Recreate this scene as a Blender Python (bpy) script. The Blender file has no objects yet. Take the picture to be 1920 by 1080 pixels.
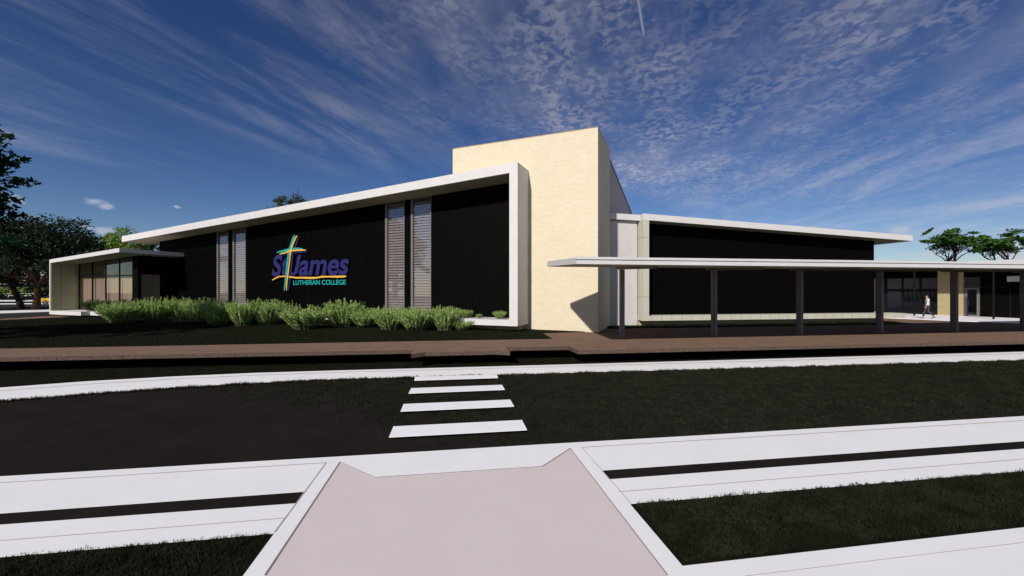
import bpy, math, random
import numpy as np
from mathutils import Vector, Matrix
R = math.radians
sc = bpy.context.scene
COL = sc.collection

# ------------------------------------------------------------------ camera
F, CX, CY, EYE = 760.0, 960.0, 543.0, 2.3
cam = bpy.data.cameras.new("camera"); cam.sensor_width = 36; cam.lens = 36*F/1920
cam.shift_y = 3/1920; cam.clip_end = 6000; cam.clip_start = .05
co = bpy.data.objects.new("camera", cam); COL.objects.link(co)
co.location = (0, 0, EYE); co.rotation_euler = (R(90), 0, 0)
sc.camera = co

# ------------------------------------------------------------------ light
SUN_AZ, SUN_EL = R(28), R(33)          # light travels towards this azimuth
sl = bpy.data.lights.new("sun", 'SUN'); sl.energy = 4.2; sl.angle = R(1.2); sl.color = (1.0, .93, .86)
so = bpy.data.objects.new("sun", sl); COL.objects.link(so)
ld = Vector((math.sin(SUN_AZ)*math.cos(SUN_EL), math.cos(SUN_AZ)*math.cos(SUN_EL), -math.sin(SUN_EL)))
so.rotation_euler = ld.to_track_quat('-Z', 'Y').to_euler(); so.location = (-20, -40, 40)
sc.view_settings.view_transform = 'Standard'; sc.view_settings.look = 'None'
sc.view_settings.gamma = 1; sc.view_settings.exposure = 0.30
sc.cycles.use_denoising = True
sc.cycles.max_bounces = 6; sc.cycles.transparent_max_bounces = 12

# ------------------------------------------------------------------ sky
w = bpy.data.worlds.new("World"); sc.world = w; w.use_nodes = True
NT = w.node_tree; NT.nodes.clear()
def nd(nt, t, **k):
    q = nt.nodes.new(t)
    for a_, v_ in k.items(): setattr(q, a_, v_)
    return q
def lk(nt, x, y): nt.links.new(x, y)
def mth(nt, op, x, y=None, z=None, clamp=False):
    q = nt.nodes.new('ShaderNodeMath'); q.operation = op; q.use_clamp = clamp
    for i, v_ in enumerate((x, y, z)):
        if v_ is None: continue
        if isinstance(v_, (int, float)): q.inputs[i].default_value = v_
        else: nt.links.new(v_, q.inputs[i])
    return q.outputs[0]
def sstep(nt, x, lo, hi, o0=0.0, o1=1.0):
    q = nt.nodes.new('ShaderNodeMapRange'); q.interpolation_type = 'SMOOTHSTEP'
    q.inputs[1].default_value = lo; q.inputs[2].default_value = hi
    q.inputs[3].default_value = o0; q.inputs[4].default_value = o1
    nt.links.new(x, q.inputs[0]); return q.outputs[0]
sky = nd(NT, 'ShaderNodeTexSky', sky_type='NISHITA', sun_disc=False)
sky.sun_elevation = SUN_EL; sky.sun_rotation = SUN_AZ + math.pi
sky.air_density = 1.0; sky.dust_density = .25; sky.ozone_density = 3.5; sky.altitude = 800
tc = nd(NT, 'ShaderNodeTexCoord'); sep = nd(NT, 'ShaderNodeSeparateXYZ'); lk(NT, tc.outputs['Generated'], sep.inputs[0])
zc = mth(NT, 'MAXIMUM', sep.outputs[2], .012)
px_ = mth(NT, 'DIVIDE', sep.outputs[0], zc); py_ = mth(NT, 'DIVIDE', sep.outputs[1], zc)
# rotate the cloud deck so that its grain runs along azimuth 17 degrees
ca, sa = math.cos(R(17)), math.sin(R(17))
ru = mth(NT, 'SUBTRACT', mth(NT, 'MULTIPLY', px_, ca), mth(NT, 'MULTIPLY', py_, sa))
rv = mth(NT, 'ADD', mth(NT, 'MULTIPLY', px_, sa), mth(NT, 'MULTIPLY', py_, ca))
def cmb(x, y, z=0.0):
    q = nd(NT, 'ShaderNodeCombineXYZ')
    for i, v_ in enumerate((x, y, z)):
        if isinstance(v_, (int, float)): q.inputs[i].default_value = v_
        else: lk(NT, v_, q.inputs[i])
    return q.outputs[0]
def noise(vec, scale, detail=5, rough=.55, dist=0.0):
    q = nd(NT, 'ShaderNodeTexNoise'); q.inputs['Scale'].default_value = scale
    q.inputs['Detail'].default_value = detail; q.inputs['Roughness'].default_value = rough
    q.inputs['Distortion'].default_value = dist
    lk(NT, vec, q.inputs['Vector']); return q.outputs['Fac']
big = noise(cmb(ru, mth(NT, 'MULTIPLY', rv, .55), 3.1), .9, 4)
puff = noise(cmb(ru, mth(NT, 'MULTIPLY', rv, .8), 7.7), 24.0, 3, .5, .6)
puff2 = noise(cmb(ru, mth(NT, 'MULTIPLY', rv, .6), 1.7), 4.0, 6, .6, .4)
strk = noise(cmb(mth(NT, 'MULTIPLY', ru, 1.5), mth(NT, 'MULTIPLY', rv, .38), 2.2), 1.0, 10, .6, 1.6)
fine = noise(cmb(mth(NT, 'MULTIPLY', ru, 26.0), mth(NT, 'MULTIPLY', rv, 6.0), 5.2), 1.0, 4, .6, .2)
pos = mth(NT, 'MAXIMUM', px_, 0.0); neg = mth(NT, 'MINIMUM', px_, 0.0)
edge = mth(NT, 'ADD', mth(NT, 'ADD', 3.0, mth(NT, 'MULTIPLY', neg, .16)), mth(NT, 'MULTIPLY', pos, 1.15))
edge = mth(NT, 'ADD', edge, mth(NT, 'MULTIPLY', mth(NT, 'SUBTRACT', big, .5), 2.2))
cover = sstep(NT, mth(NT, 'SUBTRACT', py_, edge), -1.3, 1.1, 1.0, 0.0)
far_ = mth(NT, 'MULTIPLY', sstep(NT, strk, .5, .72), sstep(NT, px_, 0.5, 3.0, 0.0, .45))
right = sstep(NT, px_, -1.0, .3)
ptex = mth(NT, 'MULTIPLY', sstep(NT, puff, .38, .62), sstep(NT, puff2, .34, .64))
stex = sstep(NT, mth(NT, 'ADD', mth(NT, 'MULTIPLY', strk, .8), mth(NT, 'MULTIPLY', fine, .2)), .36, .78)
pw = mth(NT, 'MULTIPLY', right, sstep(NT, px_, 1.2, 3.2, 1.0, .25))
veil = noise(cmb(ru, mth(NT, 'MULTIPLY', rv, .6), 9.4), 2.2, 5, .6, .5)
ptex = mth(NT, 'ADD', mth(NT, 'MULTIPLY', ptex, .72), mth(NT, 'MULTIPLY', sstep(NT, veil, .3, .75), .42))
ctex = mth(NT, 'ADD', mth(NT, 'MULTIPLY', ptex, pw), mth(NT, 'MULTIPLY', stex, mth(NT, 'SUBTRACT', 1.0, mth(NT, 'MULTIPLY', pw, .65))))
ctex = mth(NT, 'MULTIPLY', ctex, sstep(NT, big, .28, .62, .35, 1.0))
cl = mth(NT, 'MULTIPLY', mth(NT, 'MULTIPLY', cover, ctex), .56)
cl = mth(NT, 'MAXIMUM', cl, mth(NT, 'MULTIPLY', far_, .45))
# contrail
ctd = mth(NT, 'ABSOLUTE', mth(NT, 'SUBTRACT', px_, mth(NT, 'ADD', .436, mth(NT, 'MULTIPLY', mth(NT, 'SUBTRACT', py_, 1.4), .427))))
ctr = mth(NT, 'MULTIPLY', sstep(NT, ctd, .002, .008, .5, 0.0), sstep(NT, py_, 1.55, 1.65, 1.0, 0.0))
cl = mth(NT, 'MAXIMUM', cl, ctr)
# small low cumulus
gvec = tc.outputs['Generated']
for (X_, Y_, rr) in ((180, 379, .020), (196, 386, .016), (165, 427, .012), (192, 432, .020), (333, 388, .008), (1688, 432, .020), (1900, 476, .03), (20, 372, .02), (1740, 478, .02)):
    v_ = Vector(((X_-CX)/F, 1.0, (CY-Y_)/F)).normalized()
    sb = nd(NT, 'ShaderNodeVectorMath', operation='SUBTRACT'); lk(NT, gvec, sb.inputs[0]); sb.inputs[1].default_value = v_
    ml = nd(NT, 'ShaderNodeVectorMath', operation='MULTIPLY'); lk(NT, sb.outputs[0], ml.inputs[0]); ml.inputs[1].default_value = (1, 1, 2.2)
    ln = nd(NT, 'ShaderNodeVectorMath', operation='LENGTH'); lk(NT, ml.outputs[0], ln.inputs[0])
    nn_ = noise(gvec, 60, 4)
    dd = mth(NT, 'ADD', ln.outputs['Value'], mth(NT, 'MULTIPLY', mth(NT, 'SUBTRACT', nn_, .5), rr*1.6))
    cl = mth(NT, 'MAXIMUM', cl, sstep(NT, dd, rr*.3, rr*.95, .55, 0.0))
cl = mth(NT, 'MULTIPLY', cl, sstep(NT, sep.outputs[2], .0, .05))
hsv = nd(NT, 'ShaderNodeHueSaturation'); hsv.inputs['Hue'].default_value = .516; hsv.inputs['Saturation'].default_value = 1.22; hsv.inputs['Value'].default_value = .88
lk(NT, sky.outputs[0], hsv.inputs['Color'])
bg1 = nd(NT, 'ShaderNodeBackground'); lk(NT, hsv.outputs[0], bg1.inputs[0]); lk(NT, sstep(NT, sep.outputs[2], .0, .42, .068, .055), bg1.inputs[1])
bg2 = nd(NT, 'ShaderNodeBackground'); bg2.inputs[0].default_value = (.63, .625, .72, 1); bg2.inputs[1].default_value = .46
mx = nd(NT, 'ShaderNodeMixShader'); lk(NT, cl, mx.inputs[0]); lk(NT, bg1.outputs[0], mx.inputs[1]); lk(NT, bg2.outputs[0], mx.inputs[2]); lk(NT, sstep(NT, sep.outputs[2], .12, .5, .74, .50), bg2.inputs[1])
ow = nd(NT, 'ShaderNodeOutputWorld'); lk(NT, mx.outputs[0], ow.inputs[0])

# ------------------------------------------------------------------ materials
def mat(name, col, rough=.6, col2=None, nscale=8.0, bump=0.0, bscale=60.0, metal=0.0, spec=.5, detail=4, stretch=None, coat=0.0):
    M = bpy.data.materials.new(name); M.use_nodes = True; nt = M.node_tree
    P = nt.nodes['Principled BSDF']
    P.inputs['Roughness'].default_value = rough; P.inputs['Metallic'].default_value = metal
    P.inputs['Specular IOR Level'].default_value = spec; P.inputs['Coat Weight'].default_value = coat
    if col2 is None: col2 = tuple(c*.88 for c in col)
    g = nt.nodes.new('ShaderNodeNewGeometry'); vec = g.outputs['Position']
    if stretch:
        mp = nt.nodes.new('ShaderNodeMapping'); mp.inputs['Scale'].default_value = stretch; nt.links.new(vec, mp.inputs[0]); vec = mp.outputs[0]
    nz = nt.nodes.new('ShaderNodeTexNoise'); nz.inputs['Scale'].default_value = nscale; nz.inputs['Detail'].default_value = detail
    nt.links.new(vec, nz.inputs['Vector'])
    cr = nt.nodes.new('ShaderNodeValToRGB'); cr.color_ramp.elements[0].position = .34; cr.color_ramp.elements[1].position = .66
    cr.color_ramp.elements[0].color = (*col, 1); cr.color_ramp.elements[1].color = (*col2, 1)
    nt.links.new(nz.outputs['Fac'], cr.inputs[0]); nt.links.new(cr.outputs[0], P.inputs['Base Color'])
    if bump > 0:
        n2 = nt.nodes.new('ShaderNodeTexNoise'); n2.inputs['Scale'].default_value = bscale; n2.inputs['Detail'].default_value = 3
        nt.links.new(vec, n2.inputs['Vector'])
        bp = nt.nodes.new('ShaderNodeBump'); bp.inputs['Strength'].default_value = bump; bp.inputs['Distance'].default_value = .02
        nt.links.new(n2.outputs['Fac'], bp.inputs['Height']); nt.links.new(bp.outputs[0], P.inputs['Normal'])
    return M
def brickmat(name, c1, c2, mortar, bw, bh, ms=.006, offset=.5, rough=.8, bias=0.0, bump=.3, freq=2, var=.0, spec=.2):
    M = bpy.data.materials.new(name); M.use_nodes = True; nt = M.node_tree
    P = nt.nodes['Principled BSDF']; P.inputs['Roughness'].default_value = rough; P.inputs['Specular IOR Level'].default_value = spec
    uv = nt.nodes.new('ShaderNodeUVMap'); b_ = nt.nodes.new('ShaderNodeTexBrick')
    b_.offset = offset; b_.offset_frequency = freq; b_.squash = 1
    b_.inputs['Color1'].default_value = (*c1, 1); b_.inputs['Color2'].default_value = (*c2, 1); b_.inputs['Mortar'].default_value = (*mortar, 1)
    b_.inputs['Scale'].default_value = 1; b_.inputs['Mortar Size'].default_value = ms; b_.inputs['Bias'].default_value = bias
    b_.inputs['Brick Width'].default_value = bw; b_.inputs['Row Height'].default_value = bh; b_.inputs['Mortar Smooth'].default_value = .1
    nt.links.new(uv.outputs[0], b_.inputs['Vector'])
    nz = nt.nodes.new('ShaderNodeTexNoise'); nz.inputs['Scale'].default_value = 1.1; nz.inputs['Detail'].default_value = 6
    nt.links.new(uv.outputs[0], nz.inputs['Vector'])
    hv = nt.nodes.new('ShaderNodeHueSaturation'); nt.links.new(b_.outputs['Color'], hv.inputs['Color'])
    mr = nt.nodes.new('ShaderNodeMapRange'); mr.inputs[1].default_value = .3; mr.inputs[2].default_value = .7
    mr.inputs[3].default_value = .985-var; mr.inputs[4].default_value = 1.015+var
    nt.links.new(nz.outputs['Fac'], mr.inputs[0]); nt.links.new(mr.outputs[0], hv.inputs['Value'])
    nt.links.new(hv.outputs[0], P.inputs['Base Color'])
    bp = nt.nodes.new('ShaderNodeBump'); bp.inputs['Strength'].default_value = bump; bp.inputs['Distance'].default_value = .008; bp.invert = True
    nt.links.new(b_.outputs['Fac'], bp.inputs['Height']); nt.links.new(bp.outputs[0], P.inputs['Normal'])
    return M
def leafmat(name, c1, c2, nscale=1.5, transl=.25, rough=.55, spec=.25):
    M = mat(name, c1, rough, c2, nscale, spec=spec, detail=5); nt = M.node_tree
    P = nt.nodes['Principled BSDF']; out = nt.nodes['Material Output']
    tr = nt.nodes.new('ShaderNodeBsdfTranslucent'); ms = nt.nodes.new('ShaderNodeMixShader'); ms.inputs[0].default_value = transl
    src = P.inputs['Base Color'].links[0].from_socket
    nt.links.new(src, tr.inputs[0]); nt.links.new(P.outputs[0], ms.inputs[1]); nt.links.new(tr.outputs[0], ms.inputs[2])
    nt.links.new(ms.outputs[0], out.inputs[0]); return M
def glassmat(name, tint=(1, 1, 1), refl=.25, rough=.01, gcol=(1, 1, 1)):
    M = bpy.data.materials.new(name); M.use_nodes = True; nt = M.node_tree; nt.nodes.clear()
    o = nt.nodes.new('ShaderNodeOutputMaterial'); t = nt.nodes.new('ShaderNodeBsdfTransparent'); g = nt.nodes.new('ShaderNodeBsdfGlossy')
    t.inputs[0].default_value = (*tint, 1); g.inputs['Roughness'].default_value = rough; g.inputs[0].default_value = (*gcol, 1)
    lw = nt.nodes.new('ShaderNodeLayerWeight'); lw.inputs[0].default_value = .5
    fr = nt.nodes.new('ShaderNodeMath'); fr.operation = 'POWER'; fr.inputs[1].default_value = 4.0; nt.links.new(lw.outputs['Facing'], fr.inputs[0])
    nz = nt.nodes.new('ShaderNodeTexNoise'); nz.inputs['Scale'].default_value = .8
    gg = nt.nodes.new('ShaderNodeNewGeometry'); nt.links.new(gg.outputs['Position'], nz.inputs['Vector'])
    bp = nt.nodes.new('ShaderNodeBump'); bp.inputs['Strength'].default_value = .04; bp.inputs['Distance'].default_value = .03
    nt.links.new(nz.outputs['Fac'], bp.inputs['Height']); nt.links.new(bp.outputs[0], g.inputs['Normal'])
    ad = nt.nodes.new('ShaderNodeMath'); ad.operation = 'ADD'; ad.use_clamp = True; ad.inputs[1].default_value = refl
    nt.links.new(fr.outputs[0], ad.inputs[0])
    ms = nt.nodes.new('ShaderNodeMixShader'); nt.links.new(ad.outputs[0], ms.inputs[0]); nt.links.new(t.outputs[0], ms.inputs[1]); nt.links.new(g.outputs[0], ms.inputs[2])
    nt.links.new(ms.outputs[0], o.inputs[0]); return M

M = {}
M['white'] = mat('white_paint', (.56, .55, .545), .5, (.53, .52, .515), 1.5, spec=.3)
M['whitewall'] = mat('white_render', (.50, .49, .49), .8, (.46, .45, .45), 2.0, .15, 90, spec=.2)
M['lilac'] = mat('grey_render', (.36, .33, .35), .8, (.34, .31, .33), 1.5, spec=.2)
M['soffit'] = mat('soffit_board', (.30, .26, .175), .8, (.27, .235, .16), 3, .2, 40, spec=.2)
M['speck'] = mat('speckled_soffit', (.30, .30, .20), .9, (.16, .16, .11), 14, .5, 40, spec=.2)
M['black'] = mat('black_cladding', (.0024, .0021, .0019), .6, (.0016, .0014, .0013), 3, spec=.04, stretch=(4, 4, .3))
M['blackmetal'] = mat('black_frame', (.006, .0055, .0055), .5, (.008, .007, .007), 5, spec=.1)
M['greyframe'] = mat('grey_frame', (.14, .13, .13), .4, (.12, .11, .11), 5, spec=.5)
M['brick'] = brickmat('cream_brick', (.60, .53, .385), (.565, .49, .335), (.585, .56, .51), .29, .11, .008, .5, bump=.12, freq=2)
M['brickbase'] = brickmat('plinth_brick', (.50, .40, .22), (.42, .33, .18), (.40, .35, .26), .46, .11, .006, .5)
M['tile'] = brickmat('stone_panel', (.47, .46, .385), (.44, .43, .365), (.05, .045, .03), .69, 1.85, .008, 0, .7, bump=.4, freq=1)
M['tilesill'] = brickmat('sill_panel', (.47, .46, .385), (.44, .43, .365), (.06, .055, .04), .69, 5.0, .008, 0, .7, bump=.4, freq=1)
M['olive'] = brickmat('olive_panel', (.32, .315, .20), (.30, .295, .19), (.02, .02, .015), 1.0, 1.85, .010, 0, .8, bump=.4, freq=1)
M['lining'] = brickmat('brown_lining', (.15, .125, .09), (.14, .115, .085), (.02, .02, .015), 1.0, 1.85, .010, 0, .8, bump=.4, freq=1)
M['paver'] = brickmat('brown_paver', (.195, .130, .097), (.162, .110, .083), (.14, .095, .073), .22, .11, .004, .5, .95, bump=.3, var=.07, spec=.0)
M['paveredge'] = mat('exposed_aggregate', (.135, .092, .07), .9, (.03, .021, .017), 30, .6, 60, spec=.2)
M['conc'] = mat('white_concrete', (.745, .745, .755), .75, (.715, .715, .725), 1.2, .08, 120, spec=.25)
M['pink'] = mat('pinkish_concrete', (.585, .53, .52), .85, (.565, .51, .50), 1.6, .12, 140, spec=.2)
M['joint'] = mat('joint_line', (.42, .37, .37), .8, spec=.1)
M['asph'] = mat('asphalt', (.0165, .0135, .0125), .9, (.0125, .0102, .0095), 1.2, .3, 150, spec=.03)
M['asph2'] = mat('road_asphalt', (.028, .025, .025), .85, (.022, .020, .020), 2.0, .3, 100, spec=.1)
M['soil'] = mat('turf_soil', (.006, .0063, .004), .95, (.010, .0105, .006), 5, .5, 50, spec=.02)
M['grass'] = leafmat('grass_blades', (.012, .0145, .008), (.026, .029, .016), 3.0, .15, .8, .05)
M['lawn'] = leafmat('lawn_blades', (.011, .014, .007), (.022, .027, .012), 2.0, .15, .8, .05)
M['dark'] = mat('shade_toned_footing', (.01, .01, .01), .9, spec=.1)  # near black stands in for the shade under paving slab and stripes
M['steel'] = mat('column_steel', (.20, .19, .20), .42, (.11, .10, .10), 40, .5, 120, metal=.3, spec=.5)
M['beam'] = mat('beam_steel', (.16, .14, .10), .5, (.07, .06, .045), 40, .5, 120, spec=.4)
M['blind'] = mat('blind_slat', (.48, .42, .38), .6, (.45, .39, .35), 2, spec=.3)
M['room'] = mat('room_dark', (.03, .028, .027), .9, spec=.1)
M['curtain'] = mat('sheer_curtain', (.42, .36, .32), .8, (.36, .31, .28), .8, spec=.2, stretch=(3, 3, .3))
M['glass'] = glassmat('louvre_glass', (.8, .8, .82), .10, .0)
M['glass2'] = glassmat('entry_glass', (.9, .87, .84), .03, .0)
M['glass3'] = glassmat('dark_glass', (.8, .8, .83), .02, .0)
M['blue'] = mat('sign_blue', (.019, .019, .105), .6, (.018, .018, .098), 2, spec=.1)
M['teal'] = mat('sign_teal', (.015, .30, .28), .6, (.015, .27, .25), 2, spec=.1)
M['gold'] = mat('sign_gold', (.62, .36, .06), .6, (.58, .33, .05), 2, spec=.1)
M['bark'] = mat('tree_bark', (.055, .030, .019), .9, (.028, .016, .011), 6, .8, 25, spec=.1, stretch=(3, 3, .6))
M['leafdark'] = leafmat('dark_leaf', (.008, .022, .006), (.022, .055, .012), 1.2, .2)
M['leafnear'] = leafmat('glossy_leaf', (.008, .028, .010), (.018, .060, .014), 1.6, .2, .4)
M['leafmid'] = leafmat('fine_leaf', (.009, .018, .008), (.022, .038, .013), 1.2, .2)
M['leafroof'] = leafmat('mixed_leaf', (.018, .030, .012), (.09, .13, .03), .9, .25)
M['leaflight'] = leafmat('light_leaf', (.12, .20, .035), (.22, .31, .06), 1.0, .35)
M['leafgreen'] = leafmat('umbrella_leaf', (.020, .075, .012), (.07, .16, .03), .8, .25)
M['shrub'] = leafmat('feathery_shrub', (.19, .31, .08), (.47, .59, .21), 5.0, .35, .7, .1)
M['shrubdark'] = leafmat('dark_shrub', (.03, .07, .02), (.09, .14, .05), 3.5, .3)
M['stem'] = mat('green_stem', (.10, .12, .05), .8)
M['wall3'] = brickmat('shade_toned_pier_brick', (.36, .30, .165), (.32, .26, .14), (.30, .26, .17), .46, .11, .006, .5)  # brick colour darkened to carry the shade under the block's roof
M['intwall'] = mat('interior_wall', (.30, .29, .30), .9, (.27, .26, .27), 1.0)
M['guitar'] = mat('guitar_teal', (.02, .13, .12), .4)
M['yellow'] = mat('car_paint_yellow', (.75, .48, .02), .25, (.72, .46, .02), 2, coat=.6)
M['rubber'] = mat('tyre_rubber', (.02, .02, .02), .8)
M['carglass'] = mat('car_window', (.01, .012, .015), .08)
M['lamp'] = mat('lamp_lens', (.5, .03, .02), .2)
M['skin'] = mat('skin', (.50, .27, .18), .6, (.46, .25, .16), 10)
M['shirt'] = mat('white_shirt', (.60, .57, .56), .8, (.50, .48, .48), 12, .3, 30)
M['jeans'] = mat('dark_jeans', (.018, .020, .026), .8, (.03, .033, .042), 12)
M['hair'] = mat('brown_hair', (.07, .025, .012), .6, (.04, .015, .008), 60, .5, 120)
M['shoe'] = mat('dark_shoe', (.02, .014, .01), .5)
M['farwall'] = mat('far_building_wall', (.16, .15, .15), .8)

# ------------------------------------------------------------------ mesh helpers
class MB:
    def __init__(s): s.v = []; s.f = []; s.m = []
    def add(s, vs, fs, mi=0):
        k = len(s.v); s.v += [tuple(v) for v in vs]; s.f += [tuple(k+i for i in f) for f in fs]; s.m += [mi]*len(fs)
    def hexa(s, b4, t4, mi=0):
        s.add(list(b4)+list(t4), [(3, 2, 1, 0), (4, 5, 6, 7), (0, 1, 5, 4), (1, 2, 6, 5), (2, 3, 7, 6), (3, 0, 4, 7)], mi)
    def prism(s, xy, z0, z1, mi=0, mtop=None):
        n_ = len(xy)
        f0 = z0 if callable(z0) else (lambda x, y: z0); f1 = z1 if callable(z1) else (lambda x, y: z1)
        ar = sum(xy[i][0]*xy[(i+1) % n_][1]-xy[(i+1) % n_][0]*xy[i][1] for i in range(n_))
        if ar < 0: xy = xy[::-1]
        vs = [(x, y, f0(x, y)) for x, y in xy]+[(x, y, f1(x, y)) for x, y in xy]
        s.add(vs, [tuple(range(n_-1, -1, -1))], mi)
        k = len(s.v)-2*n_
        s.f.append(tuple(k+n_+i for i in range(n_))); s.m.append(mi if mtop is None else mtop)
        for i in range(n_):
            j = (i+1) % n_; s.f.append((k+i, k+j, k+n_+j, k+n_+i)); s.m.append(mi)
    def box(s, c, d, mi=0):
        x, y, z = c; a_, b_, c_ = d[0]/2, d[1]/2, d[2]/2
        s.prism([(x-a_, y-b_), (x+a_, y-b_), (x+a_, y+b_), (x-a_, y+b_)], z-c_, z+c_, mi)
    def tube(s, pts, rad, n_=8, mi=0, cap=True):
        pts = [Vector(p) for p in pts]; k = len(s.v); up = None
        for i, p in enumerate(pts):
            t = (pts[min(i+1, len(pts)-1)]-pts[max(i-1, 0)]).normalized()
            if up is None: up = t.orthogonal().normalized()
            up = (up-t*up.dot(t)).normalized(); sd = t.cross(up)
            r = rad[i] if hasattr(rad, '__len__') else rad
            for j in range(n_):
                an = 2*math.pi*j/n_; q = p+up*(math.cos(an)*r)+sd*(math.sin(an)*r); s.v.append(tuple(q))
        for i in range(len(pts)-1):
            for j in range(n_):
                j2 = (j+1) % n_; s.f.append((k+i*n_+j, k+i*n_+j2, k+(i+1)*n_+j2, k+(i+1)*n_+j)); s.m.append(mi)
        if cap:
            s.f.append(tuple(k+j for j in range(n_-1, -1, -1))); s.m.append(mi)
            s.f.append(tuple(k+(len(pts)-1)*n_+j for j in range(n_))); s.m.append(mi)
    def build(s, name, mats, parent=None, smooth=False, bevel=0, origin=None, fix=True):
        off = Vector((0, 0, 0))
        if parent is not None: off = Vector(parent.get('_loc', (0, 0, 0)))
        elif origin is not None: off = Vector(origin)
        me = bpy.data.meshes.new(name)
        me.from_pydata([(v[0]-off.x, v[1]-off.y, v[2]-off.z) for v in s.v], [], s.f)
        if not isinstance(mats, (list, tuple)): mats = [mats]
        for q in mats: me.materials.append(q)
        me.polygons.foreach_set('material_index', s.m)
        if fix:
            import bmesh
            bm = bmesh.new(); bm.from_mesh(me); bmesh.ops.recalc_face_normals(bm, faces=bm.faces[:]); bm.to_mesh(me); bm.free()
        me.update(); uv = me.uv_layers.new(name='UVMap')
        for p in me.polygons:
            nx, ny, nz = p.normal; h = math.hypot(nx, ny)
            for li in p.loop_indices:
                c = me.vertices[me.loops[li].vertex_index].co+off
                if abs(nz) > .7: uv.data[li].uv = (c.x*.9885+c.y*.1513, -c.x*.1513+c.y*.9885)
                else: uv.data[li].uv = ((-ny*c.x+nx*c.y)/h, c.z)
        if smooth: me.polygons.foreach_set('use_smooth', [True]*len(me.polygons))
        o = bpy.data.objects.new(name, me); COL.objects.link(o)
        o.location = (0, 0, 0) if parent is not None else off
        if parent is not None:
            o.parent = parent; o['_loc'] = tuple(off)
        if bevel:
            b_ = o.modifiers.new('bevel', 'BEVEL'); b_.width = bevel; b_.segments = 2; b_.limit_method = 'ANGLE'; b_.angle_limit = R(40)
        return o
def tag(o, label, cat, group=None, kind=None):
    o['label'] = label; o['category'] = cat
    if group: o['group'] = group
    if kind: o['kind'] = kind
    return o
def thing(name, label, cat, loc=(0, 0, 0), group=None):
    o = bpy.data.objects.new(name, None); COL.objects.link(o); o.location = loc; o.empty_display_size = .3
    o['_loc'] = tuple(loc); return tag(o, label, cat, group)
def struct(name, mb, m, **k):
    o = mb.build(name, m, None, **k); o['kind'] = 'structure'; return o
def clone(o, loc, rz=0, scale=1.0, label=None):
    c = o.copy(); COL.objects.link(c); c.location = loc; c.rotation_euler = (0, 0, rz)
    c.scale = scale if hasattr(scale, '__len__') else (scale,)*3
    if label: c['label'] = label
    for ch in list(o.children):
        d = ch.copy(); COL.objects.link(d); d.parent = c
    return c
def gnd(x, y, z):                       # a point seen at (x, y) of the photograph and lying at height z
    D = F*(EYE-z)/(y-CY); return ((x-CX)/F*D, D)
def fastmesh(name, V, Fq, m, parent=None, smooth=False):
    me = bpy.data.meshes.new(name); nv = len(V); nf, k = Fq.shape
    me.vertices.add(nv); me.vertices.foreach_set('co', V.astype(np.float32).ravel())
    me.loops.add(nf*k); me.loops.foreach_set('vertex_index', Fq.astype(np.int32).ravel())
    me.polygons.add(nf); me.polygons.foreach_set('loop_start', np.arange(0, nf*k, k, dtype=np.int32))
    me.polygons.foreach_set('loop_total', np.full(nf, k, dtype=np.int32))
    me.materials.append(m); me.update(calc_edges=True)
    o = bpy.data.objects.new(name, me); COL.objects.link(o)
    if parent is not None: o.parent = parent
    return o

# ------------------------------------------------------------------ frames of the two wings
b = np.array((.9259, -.3778)); n = np.array((.3778, .9259)); F0 = np.array((.30, 21.59))
a = np.array((.9885, .1513)); m_ = np.array((-.1513, .9885))
def PB(s, o): q = F0-s*b+o*n; return (float(q[0]), float(q[1]))
def PA(u, v): q = u*a+v*m_; return (float(q[0]), float(q[1]))
def rectB(s0, s1, o0, o1): return [PB(s0, o0), PB(s1, o0), PB(s1, o1), PB(s0, o1)]
def rectA(u0, u1, v0, v1): return [PA(u0, v0), PA(u1, v0), PA(u1, v1), PA(u0, v1)]
def sB(x, y): q = np.array((x, y))-F0; return -float(q@b)
def uA(x, y): return float(np.array((x, y))@a)
def vA(x, y): return float(np.array((x, y))@m_)
def onB(x, y, o):
    r = (x-CX)/F; c = F0+o*n; s = (c[0]-r*c[1])/(b[0]-r*b[1]); D = c[1]-s*b[1]
    return s, EYE+(CY-y)/F*D

# ================================================================== GROUND
ZR = -.57; ZK = -.45
mb = MB()
mb.add([(-400, -60, ZR), (400, -60, ZR), (400, 24, ZR), (-400, 24, ZR)], [(0, 1, 2, 3)])
struct('road', mb, M['asph'])
mb = MB()       # upper terrain, from just behind the paving edge to the horizon
mb.prism([(-400, 24.0), (400, 24.0), (2500, 3000), (-2500, 3000)], -1.0, -.03)
struct('ground', mb, M['soil'])

# brown paving slab with its stepped front edge
edge_px = [(0, 670), (320, 664), (640, 658.3), (775, 655.7), (770.7, 664.0), (797.7, 660.4), (928.3, 657.5), (956, 659), (947.7, 651.2), (1065.4, 649.2), (1083.8, 656.9), (1500, 648.0), (1919, 639.1)]
ep = [gnd(x, y, 0) for x, y in edge_px]
def ext(p, q, L):                         # extend beyond q, away from p
    d = Vector((q[0]-p[0], q[1]-p[1])).normalized(); return (q[0]+d.x*L, q[1]+d.y*L)
ep = [ext(ep[1], ep[0], 40)]+ep+[ext(ep[-2], ep[-1], 40)]
mb = MB()
mb.prism(ep+[(90, 75), (-75, 40)], -.147, 0.0, 1, 0)
struct('paving', mb, [M['paver'], M['paveredge']])
mb = MB()
inner = [(p[0], p[1]+2.2) for p in ep]
mb.prism(inner+[(88, 70), (-70, 38)], -1.05, -.147)
struct('paving_footing', mb, M['dark'])

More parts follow.
